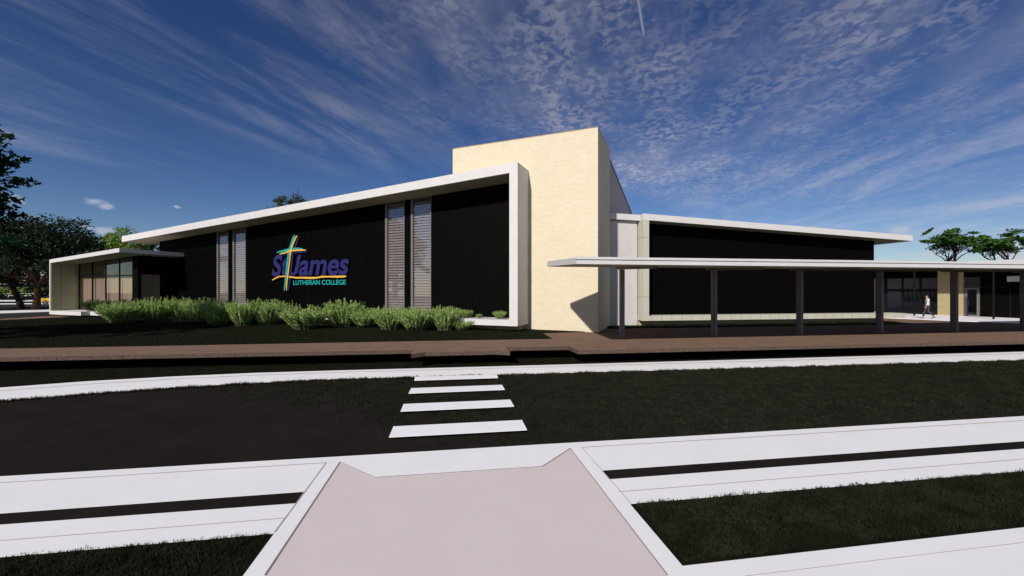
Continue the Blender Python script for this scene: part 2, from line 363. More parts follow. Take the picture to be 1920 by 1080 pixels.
# far kerb
def strip(name, top_px, bot_px, z, zb, m, exl=25, exr=25):
    T = [gnd(x, y, z) for x, y in top_px]; B = [gnd(x, y, z) for x, y in bot_px]
    T = [ext(T[1], T[0], exl)]+T+[ext(T[-2], T[-1], exr)]; B = [ext(B[1], B[0], exl)]+B+[ext(B[-2], B[-1], exr)]
    q = MB(); q.prism(T+B[::-1], zb, z); return q
ktop = [(0, 726.7), (160, 715), (320, 706), (480, 699), (640, 694.3), (960, 686), (1280, 677.3), (1919, 659.3)]
ZF = -.535
kbot = [(0, 749.5), (160, 736.5), (320, 725.5), (480, 716), (640, 709), (960, 700.5), (1280, 692), (1919, 674)]
struct('far_kerb', strip('k', ktop, kbot, ZF, ZR-.05, M['conc']), M['conc'])
def line_strip(name, px, wpx, z, m=None):
    T = [(x, y-wpx/2) for x, y in px]; B = [(x, y+wpx/2) for x, y in px]
    q = MB(); TT = [gnd(x, y, z) for x, y in T]; BB = [gnd(x, y, z) for x, y in B]
    for i in range(len(px)-1): q.add([(*BB[i], z), (*BB[i+1], z), (*TT[i+1], z), (*TT[i], z)], [(0, 1, 2, 3)])
    return struct(name, q, m or M['joint'])
line_strip('kerb_joint', [(x, y*.72+kbot[i][1]*.28-.5) for i, (x, y) in enumerate(ktop)], .7, ZF+.004)

# near kerbs, channel and the pinkish path
def gp(pts, z=ZK): return [gnd(x, y, z) for x, y in pts]
L0, L1 = gnd(0, 893, ZK), gnd(640, 855.5, ZK)
dk = Vector((L1[0]-L0[0], L1[1]-L0[1])).normalized()
def far_ext(px_l, px_r, side, L=30):
    P, Q = gnd(*px_l, ZK), gnd(*px_r, ZK)
    return ext(P, Q, L) if side > 0 else ext(Q, P, L)
mb = MB()
topL, topR = (0, 893), (1919, 780)
back = 2.2
# left land
l_bandtop = far_ext(topL, (640, 855.5), -1)
mb.prism([l_bandtop, *gp([(0, 893), (640, 855.5), (700, 852)]), *gp([(702, 896), (637, 867), (572, 921.5)]), *gp([(0, 962.5)]), far_ext((0, 962.5), (572, 921.5), -1)], ZR-.05, ZK)
mb.prism([far_ext((0, 983.7), (557, 943.5), -1), *gp([(0, 983.7), (557, 943.5), (513, 999.5), (0, 1044)]), far_ext((0, 1044), (513, 999.5), -1)], ZR-.05, ZK)
struct('near_kerb', mb, M['conc'])
mb = MB()
mb.prism([*gp([(700, 852), (1050, 831), (1280, 818), (1919, 780)]), far_ext((1280, 818), topR, 1), far_ext((1128, 882), (1919, 827), 1), *gp([(1919, 827), (1128, 882), (1069, 841), (1017, 875), (702, 896)])], ZR-.05, ZK)
mb.prism([*gp([(1141, 898.7), (1919, 841.3)]), far_ext((1141, 898.7), (1919, 841.3), 1), far_ext((1183, 944), (1919, 882.5), 1), *gp([(1919, 882.5), (1183, 944)])], ZR-.05, ZK)
struct('near_kerb', mb, M['conc'])
mb = MB(); mb.prism([far_ext((0, 961.5), (572, 920.5), -1), *gp([(0, 961.5), (572, 920.5), (557, 944), (0, 984.5)]), far_ext((0, 984.5), (557, 944), -1)], ZR-.04, ZK-.003)
struct('channel', mb, M['asph'])
mb = MB(); mb.prism([*gp([(1127, 881), (1919, 826)]), far_ext((1127, 881), (1919, 826), 1), far_ext((1141, 899.7), (1919, 842.3), 1), *gp([(1919, 842.3), (1141, 899.7)])], ZR-.04, ZK-.003)
struct('channel', mb, M['asph'])
# path borders: left strip and right strip, carried on past the camera
def on_line(p, q, Y):
    t = (Y-p[1])/(q[1]-p[1]); return (p[0]+(q[0]-p[0])*t, Y)
pl0, pl1 = gnd(637, 867, ZK), gnd(496, 1080, ZK)
pr0, pr1 = gnd(1069, 841, ZK), gnd(1252, 1080, ZK)
bl0, bl1 = gnd(572, 921.5, ZK), gnd(455, 1080, ZK)
br0, br1 = gnd(1128, 882, ZK), gnd(1280, 1061, ZK)
YB = -6.0
mb = MB(); mb.prism([pl0, bl0, bl1, on_line(bl0, bl1, YB), on_line(pl0, pl1, YB), pl1], ZR-.05, ZK-.0005)
struct('path_border', mb, M['conc'])
mb = MB(); mb.prism([pr0, br0, br1, on_line(br0, br1, YB), on_line(pr0, pr1, YB), pr1], ZR-.05, ZK-.0005)
struct('path_border', mb, M['conc'])
mb = MB(); mb.prism([*gp([(637, 867), (702, 896), (1017, 875), (1069, 841)]), on_line(pr0, pr1, YB), on_line(pl0, pl1, YB)], ZR-.06, ZK-.0012)
struct('path', mb, M['pink'])
# near right apron below the grass
mb = MB(); mb.prism([br1, *gp([(1919, 988.8)]), far_ext((1280, 1061), (1919, 988.8), 1, 12), (30, -6), on_line(br0, br1, YB)], ZR-.05, ZK+.0006)
struct('apron', mb, M['conc'])
line_strip('apron_joint', [(1397, 1080), (1919, 1017)], 1.2, ZK+.0045)
line_strip('kerb_joint', [(0, 905), (612, 867.3)], 1.0, ZK+.004)
line_strip('kerb_joint', [(1090, 838.7), (1919, 788.4)], 1.0, ZK+.004)
line_strip('kerb_joint', [(0, 1013.5), (535, 971)], 1.1, ZK+.004)
line_strip('kerb_joint', [(1161, 922), (1919, 860.6)], 1.1, ZK+.004)
def seg_line(name, p, q, wd, z, m):
    P, Q = Vector((*gnd(*p, ZK), z)), Vector((*gnd(*q, ZK), z)); d = (Q-P).normalized(); s_ = Vector((-d.y, d.x, 0))*wd/2
    qd = MB(); qd.add([P-s_, Q-s_, Q+s_, P+s_], [(0, 1, 2, 3)]); return struct(name, qd, m)
seg_line('kerb_joint', (612, 867.3), (515, 998), .012, ZK+.005, M['joint'])
seg_line('kerb_joint', (1090, 838.7), (1183, 944), .012, ZK+.005, M['joint'])
M['jointdark'] = mat('path_edge_line', (.22, .16, .16), .8)
for p, q in (((637, 867), (496, 1080)), ((637, 867), (702, 896)), ((702, 896), (1017, 875)), ((1017, 875), (1069, 841)), ((1069, 841), (1252, 1080))):
    seg_line('path_joint', p, q, .012, ZK+.0075, M['jointdark'])

# zebra stripes: raised plates on slimmer pads, coloured dark like the shade gap below
Zs = -.50
sp = [[(778, 706.3), (931.3, 702.1), (934, 708.2), (776.7, 713.2)], [(771, 727.7), (941, 721.3), (946.7, 730.3), (766, 737.3)],
      [(756.7, 757.3), (956.7, 749), (964, 761.7), (751, 771)], [(737.7, 799.3), (978.7, 787.3), (988.3, 805.7), (729.3, 819.3)]]
sl_ = ['farthest white crossing stripe, touching the grass fringe of the far kerb', 'second farthest white crossing stripe, lying on dark turf', 'white crossing stripe between the nearest stripe and the two far ones', 'nearest and widest white crossing stripe, lying on dark turf']
M['stripe'] = mat('stripe_paint', (.80, .80, .83), .6, (.77, .77, .80), 3, .1, 90)
for pts, lb in zip(sp, sl_):
    P = [gnd(x, y, Zs) for x, y in pts]; c = np.mean(P, axis=0)
    t = thing('crossing_stripe', lb, 'crossing stripe', (c[0], c[1], ZR), 'white stripes of the crossing')
    mb = MB(); mb.prism(P, Zs-.012, Zs); mb.build('painted_plate', M['stripe'], t)
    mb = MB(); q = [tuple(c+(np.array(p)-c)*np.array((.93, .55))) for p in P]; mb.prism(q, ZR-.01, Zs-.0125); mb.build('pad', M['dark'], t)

# ------------------------------------------------------------------ grass
rng = np.random.default_rng(5)
def inpoly(P, poly):
    x, y = P[:, 0], P[:, 1]; c = np.zeros(len(P), bool); k = len(poly)
    for i in range(k):
        x1, y1 = poly[i]; x2, y2 = poly[(i+1) % k]
        if y1 == y2: continue
        c ^= ((y1 > y) != (y2 > y)) & (x < (x2-x1)*(y-y1)/(y2-y1)+x1)
    return c
def vnoise(P, s, seed):
    r = np.random.default_rng(seed); out = 0
    for k in range(5):
        th = r.uniform(0, 6.28); fr = s*r.uniform(.6, 2.2); out = out+np.sin((P[:, 0]*math.cos(th)+P[:, 1]*math.sin(th))*fr+r.uniform(0, 6.28))
    return out/5
def blades(name, poly, dens, h, wd, z, m, lod=None, parent=None, clump=6, holes=(), inset=0):
    poly = [tuple(p) for p in poly]; A = np.array(poly); lo, hi = A.min(0), A.max(0)
    N = int(dens*np.prod(hi-lo)/clump); C = rng.uniform(lo, hi, (N, 2)); C = C[inpoly(C, poly)]
    if inset:
        for dx_ in ((inset, 0), (-inset, 0), (0, -inset)): C = C[inpoly(C+np.array(dx_), poly)]
    for hp in holes: C = C[~inpoly(C, [tuple(p) for p in hp])]
    if lod is not None: C = C[rng.uniform(0, 1, len(C)) < lod(C)]
    P = np.repeat(C, clump, 0)+rng.normal(0, wd*2.2, (len(C)*clump, 2))
    hh = h*(.75+.35*vnoise(P, 5, 3)+.25*vnoise(P, 22, 9))*rng.uniform(.6, 1.25, len(P)); hh = np.clip(hh, .2*h, 1.7*h)
    th = rng.uniform(0, 6.28, len(P)); dx = np.stack([np.cos(th), np.sin(th)], 1)*wd*.5
    ln = rng.normal(0, .35, (len(P), 2))*hh[:, None]
    V = np.zeros((len(P), 3, 3)); V[:, 0, :2] = P-dx; V[:, 1, :2] = P+dx; V[:, 2, :2] = P+ln
    V[:, 0, 2] = z; V[:, 1, 2] = z; V[:, 2, 2] = z+hh
    Fq = np.arange(len(P)*3).reshape(-1, 3)
    o = fastmesh(name, V.reshape(-1, 3), Fq, m); o['kind'] = 'stuff'; return o
def turf(name, poly, z, m=None):
    q = MB(); q.prism(list(poly), z-.03, z); return struct(name, q, m or M['soil'])
# turf strip beside the path, near right
gr = gp([(1183, 944), (1919, 882.5)], ZK)+[far_ext((1183, 944), (1919, 882.5), 1, 8), far_ext((1280, 1061), (1919, 988.8), 1, 8)]+gp([(1919, 988.8), (1280, 1061)], ZK)
turf('turf', gr, ZK-.006)
o = blades('grass', gr, 8000, .048, .009, ZK-.010, M['grass'], clump=8, inset=.07); tag(o, 'dense dark turf growing between the near white kerbs right of the pink path', 'grass')
gl = [far_ext((0, 1044), (513, 999.5), -1, 6), *gp([(0, 1044), (513, 999.5), (455, 1080)]), on_line(bl0, bl1, 1.0), (-8, 1.0)]
turf('turf', gl, ZK-.006)
o = blades('grass', gl, 7000, .048, .009, ZK-.010, M['grass'], clump=8, inset=.07); tag(o, 'dense dark turf growing left of the pink path beside the near kerb', 'grass')
# road turf between the kerbs; it thins out to bare asphalt on the left
kb = [gnd(x, y+.8, ZF) for x, y in kbot]
mid = [*kb, ext(kb[-2], kb[-1], 6), far_ext((1280, 818), topR, 1, 6), *gp([(1919, 780), (640, 855.5), (0, 893)])]
def midlod(P):
    # bare wedge: from the far kerb at the left to the path at the centre
    xa, ya = gnd(0, 745, ZR); xb, yb = gnd(420, 752, ZR); xc, yc = gnd(850, 845, ZR)
    d1 = (P[:, 1]-(yb+(P[:, 0]-xb)*(yc-yb)/(xc-xb)))+.35*vnoise(P, 1.4, 4)
    return np.clip(d1/2.6+.12, 0, 1)**1.3
o = blades('grass', mid, 900, .06, .016, ZR, M['grass'], lod=midlod, clump=6); tag(o, 'dark turf covering the road between far kerb and near kerb, thinning out leftwards', 'grass')
fr0 = [gnd(x, y, ZF) for x, y in kbot]; fr1 = [(p[0], p[1]-.28) for p in fr0]
fr0 = [(p[0], p[1]-.03) for p in fr0]
fr0 = [ext(fr0[1], fr0[0], 4)]+fr0+[ext(fr0[-2], fr0[-1], 6)]; fr1 = [ext(fr1[1], fr1[0], 4)]+fr1+[ext(fr1[-2], fr1[-1], 6)]
o = blades('grass', fr0+fr1[::-1], 2200, .085, .020, ZR, M['grass'], clump=7, holes=[[gnd(x, y, Zs) for x, y in ((775, 706.2), (934, 701.9), (942, 714), (768, 720))]]); tag(o, 'ragged fringe of dark grass against the near side of the far kerb', 'grass')
# verge between the far kerb and the paving
vg = [gnd(-700, 790, ZR)]+[gnd(x, y, ZR) for x, y in [(0, 727), (160, 715.5), (320, 706), (480, 699), (640, 694.3), (960, 686), (1280, 677.3), (1919, 659.3)]]
vg2 = [(p[0], p[1]+1.6) for p in ep][::-1]
turf('verge', vg+[(p[0], p[1]+2.0) for p in ep][::-1], ZR+.03)
o = blades('grass', vg+[(p[0], p[1]+2.0) for p in ep][::-1], 420, .05, .018, ZR+.02, M['grass'], clump=5); tag(o, 'strip of dark verge grass between the far kerb and the brown paving', 'grass')
# lawn in front of the hall
lawn = [*[gnd(x, y, 0) for x, y in [(0, 653.7), (320, 648.2), (640, 642.3), (780, 639.6), (1035, 635.4), (1015.4, 625), (1098.8, 622.5)]], PB(-3.5, 1.75), PB(-3.5, 5), PB(44, 2.0), gnd(180, 592.5, 0), gnd(0, 601, 0), ext(gnd(320, 648.2, 0), gnd(0, 653.7, 0), 22)]
turf('lawn', lawn, .03)
o = blades('grass', lawn, 230, .055, .022, .025, M['lawn'], clump=5); tag(o, 'dark mown lawn below the shrubs in front of the hall', 'grass')
# strip of lawn before the side wing
ls = rectA(9.3, 30.5, 22.6, 24.3)
turf('lawn_strip', ls, .03)
o = blades('grass', ls, 260, .07, .022, .025, M['lawn'], clump=5); tag(o, 'narrow dark lawn strip at the foot of the side wing', 'grass')

# ================================================================== HALL (left wing, tower)
zt = lambda s: 9.10-.0557*s
ztx = lambda x, y: zt(sB(x, y)); zbx = lambda x, y: zt(sB(x, y))-.50
hall = thing('assembly_hall', 'long black clad hall with sloping white roof frame and tall cream brick tower', 'building', (*PB(15, 3), 0))
mb = MB(); mb.prism(rectB(-3.94, 4.99, 1.73, 5.93), -.6, 11.0); tw = mb.build('brick_tower', M['brick'], hall)
mb = MB(); mb.prism(rectB(-3.96, 5.01, 1.71, 5.95), 11.003, 11.02); mb.build('coping', M['brickbase'], tw)
mb = MB(); mb.prism(rectB(-3.90, 4.90, 5.935, 19.5), -.6, lambda x, y: 10.45-.084*(float((np.array((x, y))-F0)@n)-5.9)); gw = mb.build('side_wall', M['lilac'], hall)
mb = MB(); mb.prism(rectB(-3.96, 4.90, 5.96, 19.6), lambda x, y: 10.453-.084*(float((np.array((x, y))-F0)@n)-5.9), lambda x, y: 10.56-.084*(float((np.array((x, y))-F0)@n)-5.9)); mb.build('flashing', M['greyframe'], gw)
# roof slab (fascia) with soffit
mb = MB(); mb.prism(rectB(0, 37.5, 0, 1.728)+[], zbx, ztx); mb.prism(rectB(4.995, 37.5, 1.7285, 14), zbx, ztx)
rf = mb.build('roof', M['white'], hall)
mb = MB(); mb.prism(rectB(.50, 37.35, .12, 1.66), lambda x, y: zbx(x, y)-.02, lambda x, y: zbx(x, y)-.003)
mb.prism(rectB(35.3, 37.35, 1.665, 13.8), lambda x, y: zbx(x, y)-.02, lambda x, y: zbx(x, y)-.003); mb.build('soffit', M['soffit'], hall)
mb = MB(); mb.prism(rectB(0, .48, 0, 1.728), .34, lambda x, y: zbx(x, y)-.001); mb.build('frame_post', M['white'], hall)
mb = MB(); mb.prism(rectB(.4805, 35.0, 0, 1.728), .34, .66); mb.build('floor_tray', M['white'], hall)
mb = MB(); mb.prism(rectB(.3, 35.0, 1.0, 1.72), -.1, .339); mb.build('plinth', M['brickbase'], hall)
# ribbed cladding
def ribs(mb, PT, s0, s1, o, z0, z1, pitch=.12, dep=.035, step=None):
    k = max(1, int(round((s1-s0)/pitch))); p = (s1-s0)/k; pts = []
    for i in range(k):
        x = s0+i*p; pts += [(x, o), (x+p*.55, o), (x+p*.62, o+dep), (x+p*.93, o+dep)]
    pts.append((s1, o))
    for i in range(len(pts)-1):
        A_, B_ = PT(*pts[i]), PT(*pts[i+1])
        mb.add([(*A_, z0(*A_)), (*B_, z0(*B_)), (*B_, z1(*B_)), (*A_, z1(*A_))], [(0, 1, 2, 3)])
wins = [(25.77, 27.19), (23.69, 25.23), (8.50, 10.05), (6.47, 8.00)]
segs = [(.48, 6.47), (8.0, 8.5), (10.05, 23.69), (25.23, 25.77), (27.19, 35.2)]
mb = MB()
for s0, s1 in segs: ribs(mb, PB, s0, s1, 1.66, lambda x, y: .655, lambda x, y: zbx(x, y)-.001)
mb.prism(rectB(27.19, 35.2, 1.71, 13.6), .0, lambda x, y: zbx(x, y)-.002)
mb.prism(rectB(.49, 6.47, 1.71, 1.725), .66, lambda x, y: zbx(x, y)-.01)
mb.prism(rectB(10.05, 23.69, 1.71, 1.9), .66, lambda x, y: zbx(x, y)-.01)
mb.prism(rectB(25.23, 25.77, 1.71, 1.9), .66, lambda x, y: zbx(x, y)-.01); mb.prism(rectB(8.0, 8.5, 1.71, 1.9), .66, lambda x, y: zbx(x, y)-.01)
mb.build('black_cladding', M['black'], hall, fix=False)
mb = MB(); mb.prism(rectB(5.0, 27.1, 4.0, 13.0), -.1, lambda x, y: zbx(x, y)-.01); mb.build('inner_wall', M['room'], hall)
for i, (s0, s1) in enumerate(wins):
    fr = MB(); zb_ = .662
    top = lambda s: zt(s)-.5-.03
    for (p0, p1) in ((s0, s0+.05), (s1-.16, s1)):
        fr.prism(rectB(p0, p1, 1.58, 1.80), zb_, lambda x, y: zbx(x, y)-.025)
    fr.prism(rectB(s0+.051, s1-.161, 1.60, 1.78), zb_, zb_+.06)
    fr.prism(rectB(s0+.051, s1-.161, 1.60, 1.78), lambda x, y: zbx(x, y)-.09, lambda x, y: zbx(x, y)-.026)
    W = fr.build('window', M['greyframe'], hall)
    g = MB(); g.prism(rectB(s0+.055, s1-.165, 1.66, 1.668), zb_+.062, lambda x, y: zbx(x, y)-.095); g.build('pane', M['glass'], W)
    bl = MB(); z = zb_+.12; ze = zt(s1)-.62
    while z < ze-.1:
        A_, B_ = PB(s0+.06, 1.685), PB(s1-.17, 1.685); A2, B2 = PB(s0+.06, 1.735), PB(s1-.17, 1.735)
        bl.add([(*A_, z+.008), (*B_, z+.008), (*B2, z+.138), (*A2, z+.138), (*A_, z), (*B_, z), (*B2, z+.13), (*A2, z+.13)],
               [(0, 1, 2, 3), (7, 6, 5, 4), (0, 4, 5, 1), (2, 6, 7, 3)]); z += .175
    bl.build('blind', M['blind'], W, fix=False)
    rv = MB(); rv.prism(rectB(s0, s1, 2.05, 2.1), .66, lambda x, y: zbx(x, y)-.03); rv.build('reveal', M['room'], W)

# entrance pavilion
Lc = np.array((-40.04, 35.08))
def PE(q, t): r = Lc+q*b+t*n; return (float(r[0]), float(r[1]))
def qE(x, y): return float((np.array((x, y))-Lc)@b)
def rectE(q0, q1, t0, t1): return [PE(q0, t0), PE(q1, t0), PE(q1, t1), PE(q0, t1)]
ent = thing('entrance_pavilion', 'low glazed entrance box with sloping white roof at the left end of the hall', 'building', (*PE(5, 2), 0))
ezt = lambda x, y: 4.90+.0535*qE(x, y); ezb = lambda x, y: ezt(x, y)-.31
mb = MB(); mb.prism(rectE(0, 10.8, 0, 4.40), ezb, ezt); mb.build('roof', M['white'], ent)
mb = MB(); mb.prism(rectE(.30, 10.7, .06, 4.38), lambda x, y: ezb(x, y)-.02, lambda x, y: ezb(x, y)-.003); mb.build('soffit', M['speck'], ent)
mb = MB(); mb.prism(rectE(0, .16, 0, 4.40), .17, lambda x, y: ezb(x, y)-.001); wl = mb.build('side_wall', M['white'], ent)
mb = MB(); mb.prism(rectE(.163, .20, .05, 1.9), .485, lambda x, y: ezb(x, y)-.022); mb.build('olive_lining', M['olive'], ent)
mb = MB(); mb.prism(rectE(.1605, 5.2, 0, 4.35), .17, .48); mb.prism(rectE(5.201, 9.5, .55, 4.35), .17, .477); mb.build('floor_slab', M['white'], ent)
mb = MB(); mb.prism(rectE(.8, 9.2, 1.2, 4.3), -.1, .169); mb.build('plinth', M['brickbase'], ent)
gx = [.22, 2.15, 4.35, 6.6, 8.8]
mx_ = [onx for onx in (.25,)]
def qAt(x, t):
    r = (x-CX)/F; c = Lc+t*n; q = -(c[0]-r*c[1])/(b[0]-r*b[1]); return q
qs = [qAt(x, 1.8) for x in (149.0, 173.3, 198.3, 224.2, 250.0)]
gz = MB()
for q in qs: gz.prism(rectE(q-.04, q+.04, 1.76, 1.86), .485, lambda x, y: ezb(x, y)-.022)
for i in range(4):
    gz.prism(rectE(qs[i]+.051, qs[i+1]-.051, 1.77, 1.85), 3.42, 3.52)
    gz.prism(rectE(qs[i]+.051, qs[i+1]-.051, 1.77, 1.85), .485, .56)
    gz.prism(rectE(qs[i]+.051, qs[i+1]-.051, 1.77, 1.85), lambda x, y: ezb(x, y)-.10, lambda x, y: ezb(x, y)-.023)
gf = gz.build('glazing_frame', M['blackmetal'], ent)
for i in range(4):
    g = MB(); g.prism(rectE(qs[i]+.052, qs[i+1]-.052, 1.80, 1.81), .562, 3.418); g.prism(rectE(qs[i]+.052, qs[i+1]-.052, 1.80, 1.81), 3.522, lambda x, y: ezb(x, y)-.102)
    g.build('pane', M['glass2'], gf)
q5 = qAt(261.5, 1.8)
mb = MB(); mb.prism(rectE(qs[4]+.052, q5, 1.70, 1.88), .483, lambda x, y: ezb(x, y)-.022); mb.build('black_pier', M['black'], ent)
tq = 1.55
mb = MB(); mb.prism([PE(q5-.2, 1.8805), PE(q5-.02, 1.8805), PE(q5-.02, 4.40), PE(q5-.2, 4.40)], .48, lambda x, y: ezb(x, y)-.024); mb.build('return_wall', M['black'], ent)
mb = MB(); mb.prism([PE(q5-.018, 1.92), PE(q5+.02, 1.92), PE(q5+.02, 3.2), PE(q5-.018, 3.2)], .5, 3.55); mb.build('stone_lining', M['lining'], ent)
mb = MB()
cu = [PE(.3+i*.12, 1.98+.05*(i % 2)) for i in range(int((qs[4]-.3)/.12))]
for i in range(len(cu)-1): mb.add([(*cu[i], .49), (*cu[i+1], .49), (*cu[i+1], 3.40), (*cu[i], 3.40)], [(0, 1, 2, 3)])
mb.build('curtain', M['curtain'], ent, fix=False)
mb = MB(); mb.prism(rectE(.25, qs[4], 4.2, 4.3), .48, lambda x, y: ezb(x, y)-.03); mb.build('back_wall', M['room'], ent)

# ------------------------------------------------------------------ sign on the cladding
sign = thing('college_sign', 'raised college sign with teal and gold brush stroke cross and blue lettering on black cladding', 'sign', (*PB(17, 1.55), 3.3))
def SP(X, Y, o=1.5): s, z = onB(480+X/7.714, 420+Y/7.714, o); return (*PB(s, o), z)
def brush(name, pts, m, o=1.55, th=.06, seed=1):
    rnd = random.Random(seed)
    P = []
    for (X, Y, wd) in pts: s, z = onB(480+X/7.714, 420+Y/7.714, 1.55); P.append((s, z, wd/7.714*.040))
    Q = []
    for i in range(len(P)-1):
        for k in range(5):
            t = k/5; Q.append(tuple(P[i][j]*(1-t)+P[i+1][j]*t for j in range(3)))
    Q.append(P[-1]); Lf, Rt = [], []
    for i, (s, z, wd) in enumerate(Q):
        i0, i1 = max(0, i-1), min(len(Q)-1, i+1); ds, dz = Q[i1][0]-Q[i0][0], Q[i1][1]-Q[i0][1]; l = math.hypot(ds, dz) or 1
        nx, nz = -dz/l, ds/l; w1 = wd*(.5+rnd.uniform(-.07, .07)); w2 = wd*(.5+rnd.uniform(-.07, .07))
        Lf.append((s+nx*w1, z+nz*w1)); Rt.append((s-nx*w2, z-nz*w2))
    mb = MB(); N_ = len(Q); vs = [(*PB(s, o), z) for s, z in Lf]+[(*PB(s, o), z) for s, z in Rt]+[(*PB(s, o+th), z) for s, z in Lf]+[(*PB(s, o+th), z) for s, z in Rt]
    fs = []
    for i in range(N_-1):
        fs += [(i, i+1, N_+i+1, N_+i), (2*N_+i, 3*N_+i, 3*N_+i+1, 2*N_+i+1), (i, 2*N_+i, 2*N_+i+1, i+1), (N_+i, N_+i+1, 3*N_+i+1, 3*N_+i)]
    fs += [(0, N_, 3*N_, 2*N_), (N_-1, 3*N_-1, 4*N_-1, 2*N_-1)]
    mb.add(vs, fs); return mb.build(name, m, sign)
brush('cross_stroke', [(625, 185, 14), (618, 205, 26), (560, 370, 30), (540, 420, 30), (525, 560, 30), (500, 760, 30), (482, 920, 20), (472, 968, 10)], M['blue'], 1.50, .05, 1)
brush('cross_stroke', [(372, 452, 10), (440, 436, 22), (560, 410, 30), (660, 404, 28), (738, 396, 24), (748, 388, 12)], M['blue'], 1.505, .045, 2)
brush('cross_stroke', [(578, 160, 14), (556, 200, 32), (520, 310, 34), (492, 390, 36), (480, 480, 34), (465, 600, 32), (448, 760, 26), (432, 900, 24), (428, 965, 18)], M['teal'], 1.45, .045, 3)
brush('cross_stroke', [(318, 412, 18), (400, 392, 28), (480, 372, 30), (560, 358, 26), (640, 355, 22), (690, 362, 14)], M['teal'], 1.455, .04, 4)
brush('cross_stroke', [(620, 175, 14), (596, 205, 24), (560, 290, 24), (530, 380, 28), (520, 450, 24), (508, 560, 22), (492, 680, 22), (474, 820, 22), (465, 900, 20), (468, 962, 10)], M['gold'], 1.40, .045, 5)
brush('cross_stroke', [(365, 438, 14), (430, 422, 20), (520, 392, 24), (600, 384, 20), (680, 380, 22), (745, 378, 14)], M['gold'], 1.405, .04, 6)
brush('underline', [(250, 812, 14), (300, 785, 20), (350, 760, 18), (430, 758, 18), (500, 766, 20), (600, 778, 22), (740, 778, 26), (820, 782, 26), (900, 778, 24), (960, 764, 24), (1060, 762, 22), (1200, 762, 28), (1300, 760, 22), (1322, 752, 12)], M['gold'], 1.45, .05, 7)
def text(body, s0, s1, z0, z1, m, name, shear=.2, bold=.03, th=.05, o=1.53):
    cu_ = bpy.data.curves.new('txt', 'FONT'); cu_.body = body; cu_.shear = shear; cu_.offset = bold; cu_.extrude = .001; cu_.size = 1; cu_.resolution_u = 6
    ob = bpy.data.objects.new('txt', cu_); COL.objects.link(ob); bpy.context.view_layer.update()
    me = bpy.data.meshes.new_from_object(ob); bpy.data.objects.remove(ob)
    V = [v.co.copy() for v in me.vertices]; F_ = [tuple(p.vertices) for p in me.polygons]; bpy.data.meshes.remove(me)
    xs = [v.x for v in V]; ys = [v.y for v in V]; x0, x1, y0, y1 = min(xs), max(xs), min(ys), max(ys); zm = max(v.z for v in V)
    mb = MB(); mb.add([(*PB(s0+(s1-s0)*(v.x-x0)/(x1-x0), o if v.z > 0 else o+th), z0+(z1-z0)*(v.y-y0)/(y1-y0)) for v in V], F_)
    return mb.build(name, m, sign)
text('S', 20.68, 19.55, 3.29, 4.93, M['blue'], 'lettering', bold=.028)
text('t', 19.62, 18.98, 3.33, 4.72, M['blue'], 'lettering', bold=.03)
text('J', 18.62, 17.62, 3.33, 4.86, M['blue'], 'lettering', bold=.028)
text('ames', 17.86, 13.10, 3.31, 4.43, M['blue'], 'lettering', bold=.025)
text('LUTHERAN COLLEGE', 18.43, 13.38, 2.64, 2.99, M['teal'], 'lettering', shear=0, bold=.012, o=1.54)

# ================================================================== SIDE WING
wing = thing('side_wing', 'black clad side wing with stone sill and white roof sloping down to the right', 'building', (*PA(20, 26), 0))
wz = lambda x, y: 7.03-.048*(uA(x, y)-11.88); wzb = lambda x, y: wz(x, y)-.385
mb = MB(); mb.prism(rectA(11.88, 31.86, 23.68, 34), wzb, wz); mb.build('roof', M['white'], wing)
mb = MB(); mb.prism(rectA(12.3, 31.75, 23.74, 33.8), lambda x, y: wzb(x, y)-.02, lambda x, y: wzb(x, y)-.003); mb.build('soffit', M['speck'], wing)
mb = MB(); mb.prism(rectA(9.6, 11.878, 24.12, 33), lambda x, y: 6.72-.03*(uA(x, y)-10), lambda x, y: 7.09-.03*(uA(x, y)-10)); mb.build('roof_link', M['white'], wing)
mb = MB(); mb.prism(rectA(9.6, 11.80, 24.36, 32), -.1, 6.66); mb.build('white_wall', M['whitewall'], wing)
mb = MB(); mb.prism(rectA(11.88, 12.27, 23.68, 24.62), .662, lambda x, y: wzb(x, y)-.001); mb.build('stone_post', M['tile'], wing)
mb = MB(); mb.prism(rectA(11.84, 31.3, 23.68, 24.62), .354, .66); mb.build('stone_sill', M['tilesill'], wing)
mb = MB(); mb.prism(rectA(11.84, 29.8, 24.36, 24.6), -.1, .353); mb.build('brick_base', M['brickbase'], wing)
mb = MB(); ribs(mb, PA, 12.27, 29.85, 24.63, lambda x, y: .662, lambda x, y: wzb(x, y)-.022, pitch=.13)
mb.prism(rectA(12.0, 29.84, 24.68, 33.5), 0, lambda x, y: wzb(x, y)-.023); mb.build('black_cladding', M['black'], wing, fix=False)

# ================================================================== COVERED WALKWAY
cano = thing('walkway_canopy', 'long flat white canopy on steel columns over the brown paving', 'canopy', (*PA(22, 17), 0))
cs = lambda x, y: 3.20+.04*(vA(x, y)-13.8)
U1 = 46
mb = MB(); mb.prism([PA(4.42, 13.8), PA(U1, 13.8), PA(U1, 18.95), PA(4.60, 18.95)], cs, lambda x, y: cs(x, y)+.245); cr_ = mb.build('roof', M['white'], cano, bevel=.01)
mb = MB(); mb.prism([PA(4.36, 13.76), PA(U1, 13.76), PA(U1, 13.797), PA(4.36, 13.797)], lambda x, y: cs(x, y)+.175, lambda x, y: cs(x, y)+.262); mb.build('gutter', M['white'], cr_)
mb = MB(); mb.prism([PA(4.5, 13.9), PA(U1, 13.9), PA(U1, 18.85), PA(4.68, 18.85)], lambda x, y: cs(x, y)-.012, lambda x, y: cs(x, y)-.002); mb.build('soffit', M['soffit'], cano)
